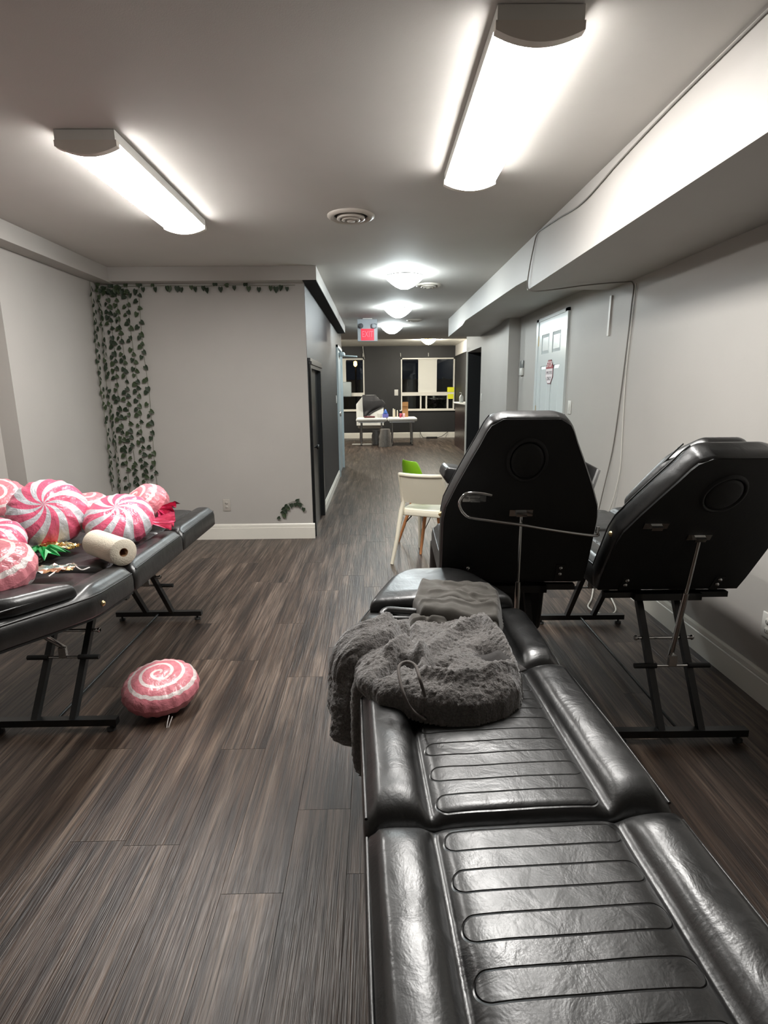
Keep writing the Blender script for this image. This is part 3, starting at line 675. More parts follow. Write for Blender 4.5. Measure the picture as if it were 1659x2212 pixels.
def balloon(label, px, py, z, Rr, th, kind, axis, spin, seed, tail=None):
    c = atz(px, py, z)
    t = thing('candy_balloon', label, 'balloon', c, 0, 'pink candy foil balloons')
    q = Vector(axis).normalized().to_track_quat('Z', 'Y') @ Matrix.Rotation(spin, 3, 'Z').to_quaternion()
    t.rotation_mode = 'QUATERNION'; t.rotation_quaternion = q
    link('foil_body', balloon_mesh('foil_body', MINT if kind == 'mint' else SWIRL, Rr, th, seed), t)
    if tail is not None:                                   # twisted wrapper end fanning out from the rim
        rn = random.Random(seed); rows = []
        for i in range(7):
            u = i / 6; row = []
            for j in range(13):
                v = -1 + 2 * j / 12; wv = (.018 + .055 * u) * v
                row.append(Vector((Rr * .93 + .12 * u - .02 * abs(v) * u, wv, .022 * math.sin(j * 2.4 + u) * u + rn.uniform(-.004, .004) * u)))
            rows.append([Matrix.Rotation(tail[0], 3, 'Z') @ p for p in row])
        o = MB().grid(rows, False).build('wrapper_tail', tail[1], t)
    return t
PINKTAIL = plain('pink foil tail', lin(214, 96, 128), .25, .1)
CRIMSON = plain('crimson foil tail', lin(190, 52, 92), .22, .2)
balloon('pale pink swirl balloon at the far left edge, behind the big peppermint', -4, 1088, .832, .150, .09, 'swirl', (.25, -.6, .75), .4, 1)
balloon('largest pink and white peppermint balloon on the left bed', 104, 1108, .812, .182, .100, 'mint', (.30, -.75, .62), .3, 2)
balloon('small pale swirl balloon half hidden between the two peppermint balloons', 186, 1096, .755, .135, .075, 'swirl', (0, -.12, .99), .2, 3)
balloon('pink and white peppermint balloon behind the paper towel roll', 258, 1123, .762, .168, .090, 'mint', (.12, -.48, .87), .9, 4, (-1.05, PINKTAIL))
balloon('pale pink swirl balloon with crimson tail at the foot end of the bed', 318, 1090, .775, .125, .095, 'swirl', (-.35, -.55, .75), 1.2, 5, (-1.3, CRIMSON))
balloon('pink peppermint balloon at the left edge, above the front swirl', -24, 1172, .775, .142, .078, 'mint', (.2, -.35, .9), .5, 6)
balloon('pale pink swirl balloon at the front of the left bed', -30, 1236, .768, .165, .088, 'swirl', (.02, -.30, .95), .1, 7)
fb = balloon('pale pink swirl balloon lying on the floor', 348, 1484, .092, .166, .080, 'swirl', (.05, -.16, .98), .1, 8)
p0 = Vector((.02, -.165, -.03))
MB().tube(catmull([p0, p0 + Vector((-.012, -.03, -.02)), p0 + Vector((-.02, -.06, -.055)), p0 + Vector((-.008, -.04, -.03)), p0 + Vector((.012, -.012, 0))]), .0022, 6).build('string', plain('white ribbon', lin(226, 220, 216), .5), fb)

# loose foil, leaf and towel on the left bed
zs = ZD + .012
GREENF = plain('green tissue foil', lin(24, 138, 66), .3, .1)
c = atz(95, 1199, zs + .02); rn = random.Random(3); pts = []
for i in range(22):
    a = 2 * PI * i / 22; r = (.115 if i % 2 == 0 else .072) * rn.uniform(.85, 1.1); pts.append(Vector((r * math.cos(a), r * math.sin(a) * .75, rn.uniform(0, .03) + (.018 if i % 2 else 0))))
gm = MB(); gm.add([Vector((0, 0, .02))] + pts + [p * .5 + Vector((0, 0, .016 + .012 * (i % 2))) for i, p in enumerate(pts)], [(0, 23 + i, 23 + (i + 1) % 22) for i in range(22)] + [(1 + i, 1 + (i + 1) % 22, 23 + (i + 1) % 22, 23 + i) for i in range(22)])
o = gm.build('green_foil_leaf', GREENF, None, c - Vector((0, 0, .004))); o.modifiers.new('thickness', 'SOLIDIFY').thickness = .0015
tag(o, 'green crumpled foil leaf lying between balloons on the left bed', 'foil')
def foil_sheet(name, label, px, py, sx, sy, rot, mat, seed, amp=.018):
    rn = random.Random(seed); rows = []
    for j in range(11):
        rows.append([Vector((sx * (-1 + 2 * i / 14), sy * (-1 + 2 * j / 10) * (1 - .35 * abs(-1 + 2 * i / 14)), amp * (.5 + noise.noise(Vector((i * .8 + seed, j * .9, seed))) + rn.uniform(-.18, .18)))) for i in range(15)])
    o = MB().grid(rows, False).build(name, mat, None, atz(px, py, zs + .024), (0, 0, rot)); o.modifiers.new('thickness', 'SOLIDIFY').thickness = .0012
    return tag(o, label, 'foil')
t = NT('gold holographic foil'); n1 = t.noise(t.coord(), 22, 2); t.p(Base_Color=t.ramp(n1, [(.35, lin(150, 84, 40)), (.5, lin(230, 190, 100)), (.65, lin(240, 240, 200))]), Metallic=.85, Roughness=.22); GOLD = t.m
t = NT('iridescent clear foil'); n1 = t.noise(t.coord(), 14, 2); t.p(Base_Color=t.ramp(n1, [(.3, lin(120, 160, 180)), (.45, lin(180, 200, 190)), (.6, lin(214, 150, 120)), (.75, lin(230, 210, 150))]), Metallic=.6, Roughness=.2); IRID = t.m
foil_sheet('gold_foil_wrapper', 'gold foil wrapper tail poking out below the big peppermint balloon', 128, 1182, .10, .05, -.25, GOLD, 5)
ir = foil_sheet('iridescent_wrapper', 'iridescent clear wrapper with white ribbon beside the front swirl balloon', 105, 1232, .10, .055, .1, IRID, 9, .014)
rp = [atz(px, py, zs + .016) - atz(105, 1232, zs + .012) for px, py in ((105, 1245), (130, 1228), (148, 1219), (160, 1222), (175, 1231), (192, 1226))]
MB().tube([Matrix.Rotation(-.1, 3, 'Z') @ q for q in catmull(rp)], .003, 6).build('ribbon', MATS['white ribbon'], ir)
# paper towel roll
PAPER = fabric('paper towel', lin(232, 222, 202)[:3], .95, 160, .5, 0, .06)
e0, e1 = atz(207, 1172, zs + .068), atz(266, 1193, zs + .068); ax = (e1 - e0); L_ = .27; ax.normalize(); side = Vector((0, 0, 1)).cross(ax).normalized()
t = thing('paper_towel_roll', 'roll of white paper towel lying on the left bed', 'paper towel', (e0 + e1) / 2)
M = basis(side, ax.cross(side), ax)
MB().lathe([(.019, -L_ / 2), (.058, -L_ / 2), (.060, -L_ / 2 + .004), (.060, L_ / 2 - .004), (.058, L_ / 2), (.019, L_ / 2)], 40, M).build('paper', PAPER, t)
MB().lathe([(.0195, -L_ / 2), (.0195, L_ / 2), (.017, L_ / 2), (.017, -L_ / 2), (.0195, -L_ / 2)], 24, M).build('core', plain('cardboard core', lin(140, 104, 72), .8), t)

# ================================================================== CLOTHES ON THE FOREGROUND BED
FLEECE = fabric('grey sherpa fleece', lin(106, 102, 99)[:3], 1.0, 190, 1.0, .6, .35)
JERSEY = fabric('dark grey jersey', lin(52, 49, 48)[:3], .9, 500, .2, .2, .12)
COTTON = fabric('charcoal cotton', lin(74, 70, 64)[:3], .85, 600, .15, .2, .12)
def poly_dist(p, poly):
    best = 1e9; inside = False; n = len(poly)
    for i in range(n):
        a, b = poly[i], poly[(i + 1) % n]; ab = (b[0] - a[0], b[1] - a[1]); t = max(0, min(1, ((p[0] - a[0]) * ab[0] + (p[1] - a[1]) * ab[1]) / (ab[0] ** 2 + ab[1] ** 2 + 1e-12)))
        best = min(best, math.hypot(p[0] - a[0] - t * ab[0], p[1] - a[1] - t * ab[1]))
        if (a[1] > p[1]) != (b[1] > p[1]) and p[0] < (b[0] - a[0]) * (p[1] - a[1]) / (b[1] - a[1]) + a[0]: inside = not inside
    return best if inside else -best
def seg_dist(p, line):
    best = 1e9
    for a, b in zip(line, line[1:]):
        ab = (b[0] - a[0], b[1] - a[1]); t = max(0, min(1, ((p[0] - a[0]) * ab[0] + (p[1] - a[1]) * ab[1]) / (ab[0] ** 2 + ab[1] ** 2 + 1e-12)))
        best = min(best, math.hypot(p[0] - a[0] - t * ab[0], p[1] - a[1] - t * ab[1]))
    return best
EDGE = -.052                                          # left edge of bed A near the clothes
def drape(x, y, h, zbase):
    """points past the bed's left edge hang down its side"""
    r = .035
    if x >= EDGE + r: return Vector((x, y, zbase + h))
    s = EDGE + r - x; q = r * PI / 2
    if s < q: a = s / r; n_ = Vector((-math.sin(a), 0, math.cos(a))); return Vector((EDGE + r, y, zbase - r)) + n_ * (r + h)
    return Vector((EDGE - h, y, zbase - r - (s - q)))
def soft(name, outline, zbase, H, rnd, ridges, valleys, fuzz, mat, parent, res=.0045, seed=0, base_noise=.012, skirt=.022):
    xs = [p[0] for p in outline]; ys = [p[1] for p in outline]
    x0, x1, y0, y1 = min(xs) - res, max(xs) + res, min(ys) - res, max(ys) + res
    nx, ny = int((x1 - x0) / res) + 1, int((y1 - y0) / res) + 1; idx = {}; vs = []; fs = []
    for j in range(ny):
        for i in range(nx):
            p = (x0 + i * res, y0 + j * res); d = poly_dist(p, outline)
            if d < -res * 1.7: continue
            dd = max(0, d); u = min(1, dd / rnd); h = H * math.sqrt(max(0, 1 - (1 - u) ** 2))
            e = min(1, dd / .02)
            for line, wid, amp in ridges: h += amp * math.exp(-(seg_dist(p, line) / wid) ** 2) * e
            for line, wid, amp in valleys: h -= amp * math.exp(-(seg_dist(p, line) / wid) ** 2) * e
            h += base_noise * noise.noise(Vector((p[0] * 11 + seed, p[1] * 11, seed))) * e + base_noise * .5 * noise.noise(Vector((p[0] * 26 + seed, p[1] * 22, seed + 4))) * e
            v3 = Vector((p[0] * 130, p[1] * 130, h * 130 + seed))
            h += fuzz * (noise.noise(v3) + .6 * noise.noise(v3 * 2.3))
            h = max(h, .004); e_ = smooth(-res * .9, res * .9, d); h = h * e_ - skirt * (1 - e_)
            idx[(i, j)] = len(vs); q = drape(p[0] + fuzz * .8 * noise.noise(v3 + Vector((9, 0, 0))), p[1] + fuzz * .8 * noise.noise(v3 + Vector((0, 9, 0))), h, zbase); vs.append(q)
    for j in range(ny - 1):
        for i in range(nx - 1):
            k = [(i, j), (i + 1, j), (i + 1, j + 1), (i, j + 1)]
            if all(q in idx for q in k): fs.append(tuple(idx[q] for q in k))
    m = bpy.data.meshes.new(name); m.from_pydata(vs, [], fs); m.polygons.foreach_set('use_smooth', [True] * len(fs)); m.materials.append(mat)
    return link(name, m, parent)
def top(px, py, z=ZA + .06): p = atz(px, py, z); return (p.x, p.y)
ho = thing('fleece_hoodie', 'crumpled dark grey sherpa fleece hoodie draped over the foreground bed', 'hoodie', (0, 0, 0))
body = [top(*p) for p in ((775, 1352), (830, 1342), (900, 1345), (960, 1346), (1035, 1343), (1062, 1356), (1090, 1380), (1118, 1425), (1130, 1455), (1124, 1488), (1095, 1508), (1030, 1524), (975, 1526), (920, 1520), (868, 1506), (820, 1500), (780, 1470), (768, 1420))]
ln = lambda *ps: [top(*p) for p in ps]
soft('body', body, ZA + .030, .055, .05,
     [(ln((840, 1430), (880, 1400), (905, 1420), (915, 1460)), .016, .026), (ln((920, 1480), (980, 1490), (1050, 1480), (1110, 1460)), .020, .030), (ln((1000, 1380), (1040, 1360), (1090, 1400), (1115, 1440)), .022, .028), (ln((790, 1380), (850, 1365), (895, 1375)), .018, .014), (ln((900, 1440), (960, 1400), (1000, 1360)), .02, .018)],
     [(ln((825, 1470), (870, 1440), (895, 1450)), .015, .035), (ln((895, 1345), (880, 1385), (900, 1425)), .010, .020), (ln((1055, 1420), (1085, 1430)), .032, .055), (ln((930, 1460), (960, 1450)), .014, .018)],
     .0048, FLEECE, ho, .0034, 2)
# sleeve sliding over the left edge and hanging down
sl = [(p[0], p[1]) for p in (top(800, 1400), top(865, 1440), top(862, 1500), top(815, 1510))]
ys_ = [q[1] for q in sl]
sleeve = [(.05, 1.60), (.075, 1.545), (.055, 1.47), (.0, 1.42), (-.06, 1.385), (-.13, 1.345), (-.20, 1.31), (-.235, 1.33), (-.235, 1.41), (-.18, 1.47), (-.10, 1.53), (-.05, 1.575), (.0, 1.61)]
soft('sleeve', sleeve, ZA + .042, .082, .04, [([(.04, 1.58), (-.05, 1.48), (-.16, 1.42)], .02, .012)], [([(.02, 1.62), (-.06, 1.53), (-.14, 1.48)], .010, .014)], .0048, FLEECE, ho, .0034, 5, .008)
hem = [(.085, 1.50), (.07, 1.41), (.02, 1.375), (-.04, 1.34), (-.12, 1.305), (-.19, 1.285), (-.28, 1.27), (-.235, 1.30), (-.17, 1.335), (-.10, 1.365), (-.03, 1.40), (.03, 1.445)]
soft('hem', hem, ZA + .034, .024, .02, [], [], .0035, FLEECE, ho, .004, 8, .004)
# lining patch inside the hood opening
lc = atz(1070, 1428, ZA + .075); rows = []
for j in range(9): rows.append([Vector((.052 * (-1 + i / 4) * (1 - .25 * (j / 8 - .5)), .062 * (-1 + j / 4), .012 - .030 * (1 - ((-1 + i / 4) ** 2)) * (1 - ((-1 + j / 4) ** 2) * .7))) for i in range(9)])
o = MB().grid(rows).build('hood_lining', JERSEY, ho, (lc.x, lc.y, lc.z - .016), (0, 0, .3)); o.modifiers.new('thickness', 'SOLIDIFY').thickness = .003
# drawstring
ds = [atz(px, py, z) for px, py, z in ((918, 1503, ZA + .07), (908, 1470, ZA + .115), (897, 1438, ZA + .13), (878, 1430, ZA + .13), (862, 1440, ZA + .125), (864, 1470, ZA + .11), (874, 1505, ZA + .085), (885, 1528, ZA + .05), (900, 1543, ZA + .03), (920, 1556, ZA + .02))]
MB().tube(catmull(ds, 6), .0042, 8).build('drawstring', plain('grey cord', lin(112, 106, 102), .8), ho)
# charcoal shirt folded beside the pillow
sh = thing('folded_shirt', 'charcoal cotton shirt folded on the head cushion behind the hoodie', 'shirt', (0, 0, 0))
tp = lambda px, py: (lambda q: (q.x, q.y))(atz(px, py, ZA + .09))
soft('folded_body', [tp(*p) for p in ((905, 1262), (940, 1260), (1000, 1266), (1060, 1268), (1080, 1285), (1086, 1320), (1080, 1345), (1000, 1342), (905, 1330), (890, 1300))], ZA + .06, .055, .022,
     [([tp(930, 1290), tp(1070, 1300)], .008, .008), ([tp(910, 1315), tp(1080, 1325)], .008, .010), ([tp(960, 1268), tp(1050, 1285)], .005, .008)], [([tp(930, 1302), tp(1080, 1310)], .006, .010), ([tp(990, 1285), tp(1085, 1330)], .006, .008)], .0006, COTTON, sh, .0042, 11, .017)
soft('folded_sleeve', [tp(*p) for p in ((880, 1322), (940, 1318), (1000, 1334), (1085, 1338), (1080, 1352), (990, 1348), (930, 1344), (880, 1346))], ZA + .036, .052, .02, [([tp(890, 1338), tp(960, 1336)], .008, .012)], [([tp(900, 1345), tp(950, 1328)], .006, .012)], .0006, COTTON, sh, .0042, 14, .015)
st_ = thing('black_belt', 'black coiled strap beside the folded charcoal shirt', 'belt', (0, 0, 0))
bp_ = [atz(px, py, z) for px, py, z in ((905, 1322, ZA + .075), (870, 1320, ZA + .075), (838, 1318, ZA + .072), (826, 1326, ZA + .066), (836, 1336, ZA + .058), (880, 1338, ZA + .056), (915, 1342, ZA + .058))]
MB().tube(catmull(bp_, 6), .012, 10).build('strap', LEATHER, st_)

# ================================================================== IVY GARLANDS
LEAFA = plain('dark ivy leaf', lin(38, 52, 34), .6); LEAFB = plain('ivy leaf', lin(56, 70, 44), .55); STEMM = plain('ivy stem', lin(120, 122, 104), .7)
def leaf_mesh(mat):
    o = [(0, 0, 0), (.016, -.008, .003), (.024, .008, .006), (.020, .026, .004), (.010, .040, .001), (0, .052, -.004), (-.010, .040, .001), (-.020, .026, .004), (-.024, .008, .006), (-.016, -.008, .003), (0, .018, -.003)]
    return MB().add(o, [(10, i, i + 1) for i in range(0, 9)] + [(10, 9, 0)], True).mesh('leaf', mat)
LM = [leaf_mesh(LEAFA), leaf_mesh(LEAFA), leaf_mesh(LEAFB)]
def garland(label, pts, nrm, pair_step, seed, size=1.0):
    rn = random.Random(seed); nrm = Vector(nrm); P = catmull(pts, 10)
    g = thing('ivy_garland', label, 'garland', P[0], 0, 'artificial ivy garlands in the corner')
    MB().tube([p - P[0] for p in P[::3] + [P[-1]]], .0022, 5).build('stem', STEMM, g)
    acc = 0; nxt = rn.uniform(0, pair_step); size *= .80
    for a, b in zip(P, P[1:]):
        d = (b - a).length
        while acc + d >= nxt:
            q = a.lerp(b, (nxt - acc) / d); along = (b - a).normalized(); across = along.cross(nrm).normalized()
            for s in (-1, 1):
                if rn.random() < .06: continue
                o = link('leaf', rn.choice(LM), g)
                dirv = (across * s * rn.uniform(.2, 1) + Vector((0, 0, -rn.uniform(.2, 1.1)))).normalized()
                zz = (nrm + Vector((rn.uniform(-.4, .4), rn.uniform(-.4, .4), rn.uniform(-.2, .4)))).normalized(); xx = dirv.cross(zz).normalized(); zz = xx.cross(dirv)
                k = size * rn.uniform(.85, 1.2); pos = q - P[0] + across * (s * rn.uniform(.0, .012) + .010) + nrm * rn.uniform(.006, .018) + along * (rn.uniform(-.012, .012) + s * .018)
                o.matrix_local = basis(xx, dirv, zz, pos) @ Matrix.Scale(k, 4)
            nxt += pair_step * rn.uniform(.8, 1.2)
        acc += d
def hang(label, x, y, nrm, z1, step, seed, lean=0, z0=2.31):
    pts = [Vector((x + lean * i / 6 + .008 * math.sin(i * 1.7 + seed), y + (.006 * math.sin(i + seed) if nrm[0] else 0), z0 + (z1 - z0) * i / 6)) for i in range(7)]
    garland(label, pts, nrm, step, seed)
NP, NL = (0, -1, 0), (1, 0, 0)
hang('ivy strand hanging farthest right on the partition, loosely leafed', -2.075, YP - .012, NP, .50, .100, 21)
hang('ivy strand second from the right on the partition', -2.17, YP - .012, NP, .48, .076, 22)
hang('ivy strand third from the right on the partition', -2.265, YP - .012, NP, .48, .072, 23)
hang('ivy strand on the partition closest to the wall corner', -2.345, YP - .012, NP, .48, .070, 24)
hang('ivy strand on the left wall closest to the corner', XL + .012, 5.10, NL, .48, .072, 25)
hang('ivy strand farthest out on the left wall, dense and bright near its end', XL + .012, 4.98, NL, .52, .085, 26)
garland('ivy strand running level under the soffit of the partition', [(x, YP - .014, 2.306 + .005 * math.sin(x * 9)) for x in (-2.36, -2.1, -1.8, -1.5, -1.2, -.95, -.70)], NP, .118, 27, 1.05)
garland('short ivy bunch at the top of the corner', [(-2.38, 5.12, 2.30), (-2.33, 5.14, 2.27), (-2.25, 5.16, 2.29), (-2.15, 5.17, 2.26)], NP, .034, 28)
# sprig stuck to the partition above the baseboard
sg = [aty(px, py, YP - .012) for px, py in ((608, 1112), (616, 1094), (628, 1085), (642, 1082), (655, 1090))]
garland('small ivy sprig sticking out low on the partition wall', sg, NP, .05, 31, .95)

# ================================================================== SMALL THINGS ON THE WALLS
SLOT = plain('dark slot', (.03, .03, .03, 1), .6)
def plate(name, label, cat, pos, nrm, kind, w_=.072, h_=.116, mat=None):
    z = Vector(nrm); x = Vector((0, 0, 1)).cross(z); t = thing(name, label, cat, pos); M = basis(x, (0, 0, 1), z)
    MB().rbox((-w_ / 2, -h_ / 2, 0), (w_ / 2, h_ / 2, .007), .003, M).build('plate', mat or PLASTICW, t)
    if kind == 'switch': MB().rbox((-.016, -.032, .006), (.016, .032, .011), .002, M).build('rocker', PLASTICW, t)
    else:
        for s in (-1, 1):
            r = MB().lathe([(0, .009), (.014, .009), (.016, .006)], 16, M @ Matrix.Translation((0, s * .021, 0))).build('socket', mat or PLASTICW, t)
            for q in (-1, 1): MB().box((q * .006 - .0012, s * .021 - .005, .0085), (q * .006 + .0012, s * .021 + .004, .0095), M).build('slot', SLOT, r)
    return t
GREYPLATE = plain('painted outlet plate', lin(176, 170, 162), .5)
plate('wall_outlet', 'grey painted outlet low on the partition wall', 'outlet', aty(490, 1091, YP), NP, 'outlet', mat=GREYPLATE)
plate('light_switch', 'white light switch beside the white door', 'switch', atx(1231, 880, XR), (-1, 0, 0), 'switch', .08, .118)
plate('wall_outlet', 'white outlet at the right edge of the picture', 'outlet', atx(1660, 1352, XR), (-1, 0, 0), 'outlet')
plate('light_switch', 'white switch plate on the black wall between the far windows', 'switch', aty(856, 848, YF), NP, 'switch', .11, .17)
plate('light_switch', 'pale switch plate on the black corridor wall before the steel door', 'switch', (XC, 8.80, 1.26), (1, 0, 0), 'switch')
plate('light_switch', 'white switch plate on the corridor right wall beside the black recess', 'switch', (1.6, 8.52, 1.275), (-1, 0, 0), 'switch')
plate('wall_outlet', 'small white plate on the right corridor wall above the upright chair', 'outlet', (1.6, 7.28, 1.06), (-1, 0, 0), 'outlet', .06, .09)
# thermostat
p = atx(1129, 795, XR); t = thing('thermostat', 'white thermostat with dark screen on the right wall before the door', 'thermostat', p)
MB().rbox((-.028, -.06, -.085), (0, .06, .0), .006).build('case', PLASTICW, t); MB().rbox((-.018, -.06, .0), (0, .06, .085), .005).build('cover', plain('grey cover', (.20, .21, .21, 1), .3), t)
# stop sign on the door
t = thing('door_sign', 'octagonal stop employees only sign on the white door', 'sign', (XR - .0145, 5.60, 1.557)); M = basis((0, -1, 0), (0, 0, 1), (-1, 0, 0))
oc = [(.125 * math.cos(PI / 8 + i * PI / 4), .125 * math.sin(PI / 8 + i * PI / 4)) for i in range(8)]
MB().prism(oc, 0, .004, M).build('board', plain('sign dark edge', lin(96, 30, 40), .5), t)
i8 = [(x * .94, y * .94) for x, y in oc]
def clip(poly, y0, y1):
    out = poly
    for lim, sgn in ((y0, 1), (y1, -1)):
        res = []
        for a, b in zip(out, out[1:] + out[:1]):
            ia, ib = sgn * (a[1] - lim) >= 0, sgn * (b[1] - lim) >= 0
            if ia: res.append(a)
            if ia != ib: k = (lim - a[1]) / (b[1] - a[1]); res.append((a[0] + k * (b[0] - a[0]), lim))
        out = res
    return out
MB().prism(clip(i8, .032, .2), .004, .005, M).build('red_field', plain('sign red', lin(150, 20, 40), .4), t)
MB().prism(clip(i8, -.2, .030), .004, .005, M).build('white_field', plain('sign white', lin(232, 222, 224), .4), t)
INK = plain('sign ink', lin(64, 50, 58), .5)
text_mesh('lettering', 'STOP', .075, MATS['sign white'], t, M @ Matrix.Translation((0, .070, .0055)), .0004)
text_mesh('lettering', 'EMPLOYEES', .042, INK, t, M @ Matrix.Translation((0, -.010, .0055)), .0004, .88)
text_mesh('lettering', 'ONLY', .05, INK, t, M @ Matrix.Translation((0, -.066, .0055)), .0004)
# white cover strip on the right wall and two small scuffs of tape
o = MB().box((-.012, -.014, -.14), (0, .014, .14)).build('cover_strip', PLASTICW, None, (XR, 4.25, 1.915)); o.rotation_euler = (.03, 0, 0); tag(o, 'short white cable cover strip on the right wall', 'cover strip')
# cables
DCORD = plain('grey cable', lin(118, 114, 108), .6); WCORD = plain('white cable', lin(206, 204, 196), .5)
xb = 1.115
pa = [(xb - .006, 1.2, 2.432), (xb - .006, 1.85, 2.425), (xb - .006, 2.3, 2.418), (xb - .006, 2.75, 2.395), (xb - .006, 3.2, 2.36), (xb - .006, 3.6, 2.395), (xb - .006, 3.9, 2.42), (xb - .008, 4.05, 2.425), (xb - .01, 4.12, 2.36), (xb - .014, 4.20, 2.22), (xb - .012, 4.23, 2.12), (xb + .02, 4.22, 2.085), (xb + .15, 4.15, 2.082), (1.45, 4.0, 2.085), (1.66, 3.92, 2.088), (XR - .008, 3.90, 2.075), (XR - .006, 3.90, 1.95), (XR - .006, 3.93, 1.6), (XR - .006, 3.97, 1.25), (XR - .006, 4.02, .95), (XR - .02, 4.10, .62), (XR - .01, 4.22, .34)]
tag(MB().tube(catmull(pa, 6), .0042, 6).build('power_cable', DCORD), 'grey cable running along the bulkhead and down the right wall', 'cable')
pb = [(XR - .006, 3.86, 2.07), (XR - .006, 3.87, 1.9), (XR - .006, 3.90, 1.5), (XR - .006, 3.88, 1.1), (XR - .012, 3.86, .8), (XR - .03, 3.95, .5), (XR - .012, 4.2, .36)]
tag(MB().tube(catmull(pb, 6), .004, 6).build('power_cable', WCORD), 'thin white cable dropping loosely down the right wall', 'cable')
tag(MB().tube(catmull([(XR - .03, 4.2, .30), (XR - .06, 3.9, .12), (1.60, 3.6, .014), (1.52, 3.30, .010), (1.42, 3.22, .010), (1.36, 3.34, .010), (1.44, 3.5, .010), (1.55, 3.75, .012), (1.64, 4.0, .02)], 8), .0055, 6).build('floor_cable', WCORD), 'white cable looping on the floor behind the reclined chair', 'cable')
t = thing('plug_adapter', 'pale plug adapter low on the right wall under the cables', 'adapter', (XR, 4.24, .31))
MB().rbox((-.045, -.03, -.06), (0, .03, .06), .006).build('body', PLASTICW, t); MB().box((-.05, -.02, .01), (-.044, .02, .04)).build('socket_face', GREYPLATE, t)

# ================================================================== FAR ROOM
TABW = plain('white vinyl tabletop', lin(230, 230, 226), .35); STEELL = plain('steel leg', (.55, .55, .54, 1), .3, 1)
def padded_table(label, x0, x1, yc, top_z, d):
    xc = (x0 + x1) / 2; w_ = (x1 - x0) / 2; t = thing('padded_table', label, 'table', (xc, yc, 0), 0, 'white padded tables in the far room')
    MB().rbox((-w_, -d / 2, top_z - .085), (w_, d / 2, top_z), .03).build('table_top', TABW, t)
    MB().box((-w_ + .06, -d / 2 + .06, top_z - .115), (w_ - .06, d / 2 - .06, top_z - .085)).build('apron', STEELL, t)
    for sx in (-1, 1):
        for sy in (-1, 1):
            l = MB().tube([(sx * (w_ - .12), sy * (d / 2 - .12), .02), (sx * (w_ - .13), sy * (d / 2 - .12), top_z - .1)], .022, 10).build('leg', STEELL, t)
            MB().lathe([(.026, 0), (.026, .02), (.02, .024)], 10, Matrix.Translation((sx * (w_ - .12), sy * (d / 2 - .12), 0))).build('rubber_foot', RUBBER, l)
    MB().tube([(w_ - .12, -d / 2 + .12, .22), (w_ - .12, d / 2 - .12, .10)], .010, 8).build('brace', RUBBER, t)
    return t
TZ = .70
T_TOP = TZ
padded_table('white padded table at left in the far room, with papers on it', -.51, .265, 14.45, TZ, .75)
padded_table('white padded table at right in the far room, with cups and box on it', .285, 1.035, 14.50, TZ, .75)
# white high back chair with black jacket
t = thing('high_back_chair', 'white vinyl chair with tall slanted shoulders behind the left far table', 'chair', (-.17, 15.35, 0))
oct_ = [(-.37, .45), (-.37, 1.02), (-.22, 1.20), (-.10, 1.26), (.12, 1.26), (.22, 1.20), (.37, 1.00), (.37, .45)]
MB().prism(oct_, -.05, .06, basis((1, 0, 0), (0, 0, 1), (0, -1, 0))).build('backrest', TABW, t)
MB().rbox((-.34, .06, .36), (.34, .60, .47), .03).build('seat', TABW, t)
for sx in (-1, 1):
    for y in (.1, .52): MB().tube([(sx * .28, y, 0), (sx * .27, y, .37)], .02, 8).build('leg', STEELL, t)
JK = fabric('black nylon', lin(44, 43, 46)[:3], .5, 300, .2, .1, .2)
rows = []
for j in range(25):
    v = j / 24; row = []
    for i in range(25):
        u = i / 24; wl = -.20 + .02 * v; wr = .16 + .26 * smooth(0, .55, v) - .42 * smooth(.55, 1, v)
        y = -.075 - .05 * math.sin(PI * min(1, v * 1.3)) - .012 * math.sin(u * 9 + v * 5) * (.3 + v) ** .5
        row.append(Vector((wl + (wr - wl) * u, y if v > .06 else .07 - v * 2.2, 1.30 - .03 * (v < .06) * (1 - v / .06) - .62 * v + .05 * u * (v > .3))))
    rows.append(row)
o = MB().grid(rows).build('black_jacket', JK, None, (-.17, 15.35, 0)); o.modifiers.new('thickness', 'SOLIDIFY').thickness = .02
tag(o, 'black jacket draped over the white high back chair', 'jacket')
TZ += .0015
yt = 14.32
def far_box(name, label, cat, x, y, w_, d_, h_, mat, r=.006): o = MB().rbox((-w_ / 2, -d_ / 2, 0), (w_ / 2, d_ / 2, h_), r).build(name, mat, None, (x, y, TZ)); return tag(o, label, cat)
far_box('tissue_box', 'white tissue box on the left far table', 'box', .085, 14.4, .12, .12, .11, PLASTICW)
t = thing('blue_spray_bottle', 'blue bottle with purple base between the far tables', 'bottle', (.235, 14.35, TZ)); BLUEP = plain('blue plastic', lin(50, 100, 190), .4); PURP = plain('violet plastic', lin(110, 110, 190), .4)
MB().rbox((-.075, -.05, 0), (.075, .05, .10), .012).build('base', PURP, t); MB().lathe([(0, .21), (.018, .205), (.03, .17), (.05, .13), (.06, .10), (0, .10)], 16).build('cap', BLUEP, t)
DRED = plain('dark red leather', lin(86, 26, 34), .5)
o = MB().rbox((-.14, -.06, 0), (.14, .06, .035), .015).build('wallet_pouch', DRED, None, (-.17, 14.3, TZ + .006)); tag(o, 'dark red pouch lying on the left far table', 'pouch')
o = MB().box((-.16, -.10, 0), (.16, .10, .004)).build('paper_sheet', PLASTICW, None, (-.15, 14.22, TZ)); o.rotation_euler = (0, 0, .1); tag(o, 'white paper sheet under the red pouch', 'paper')
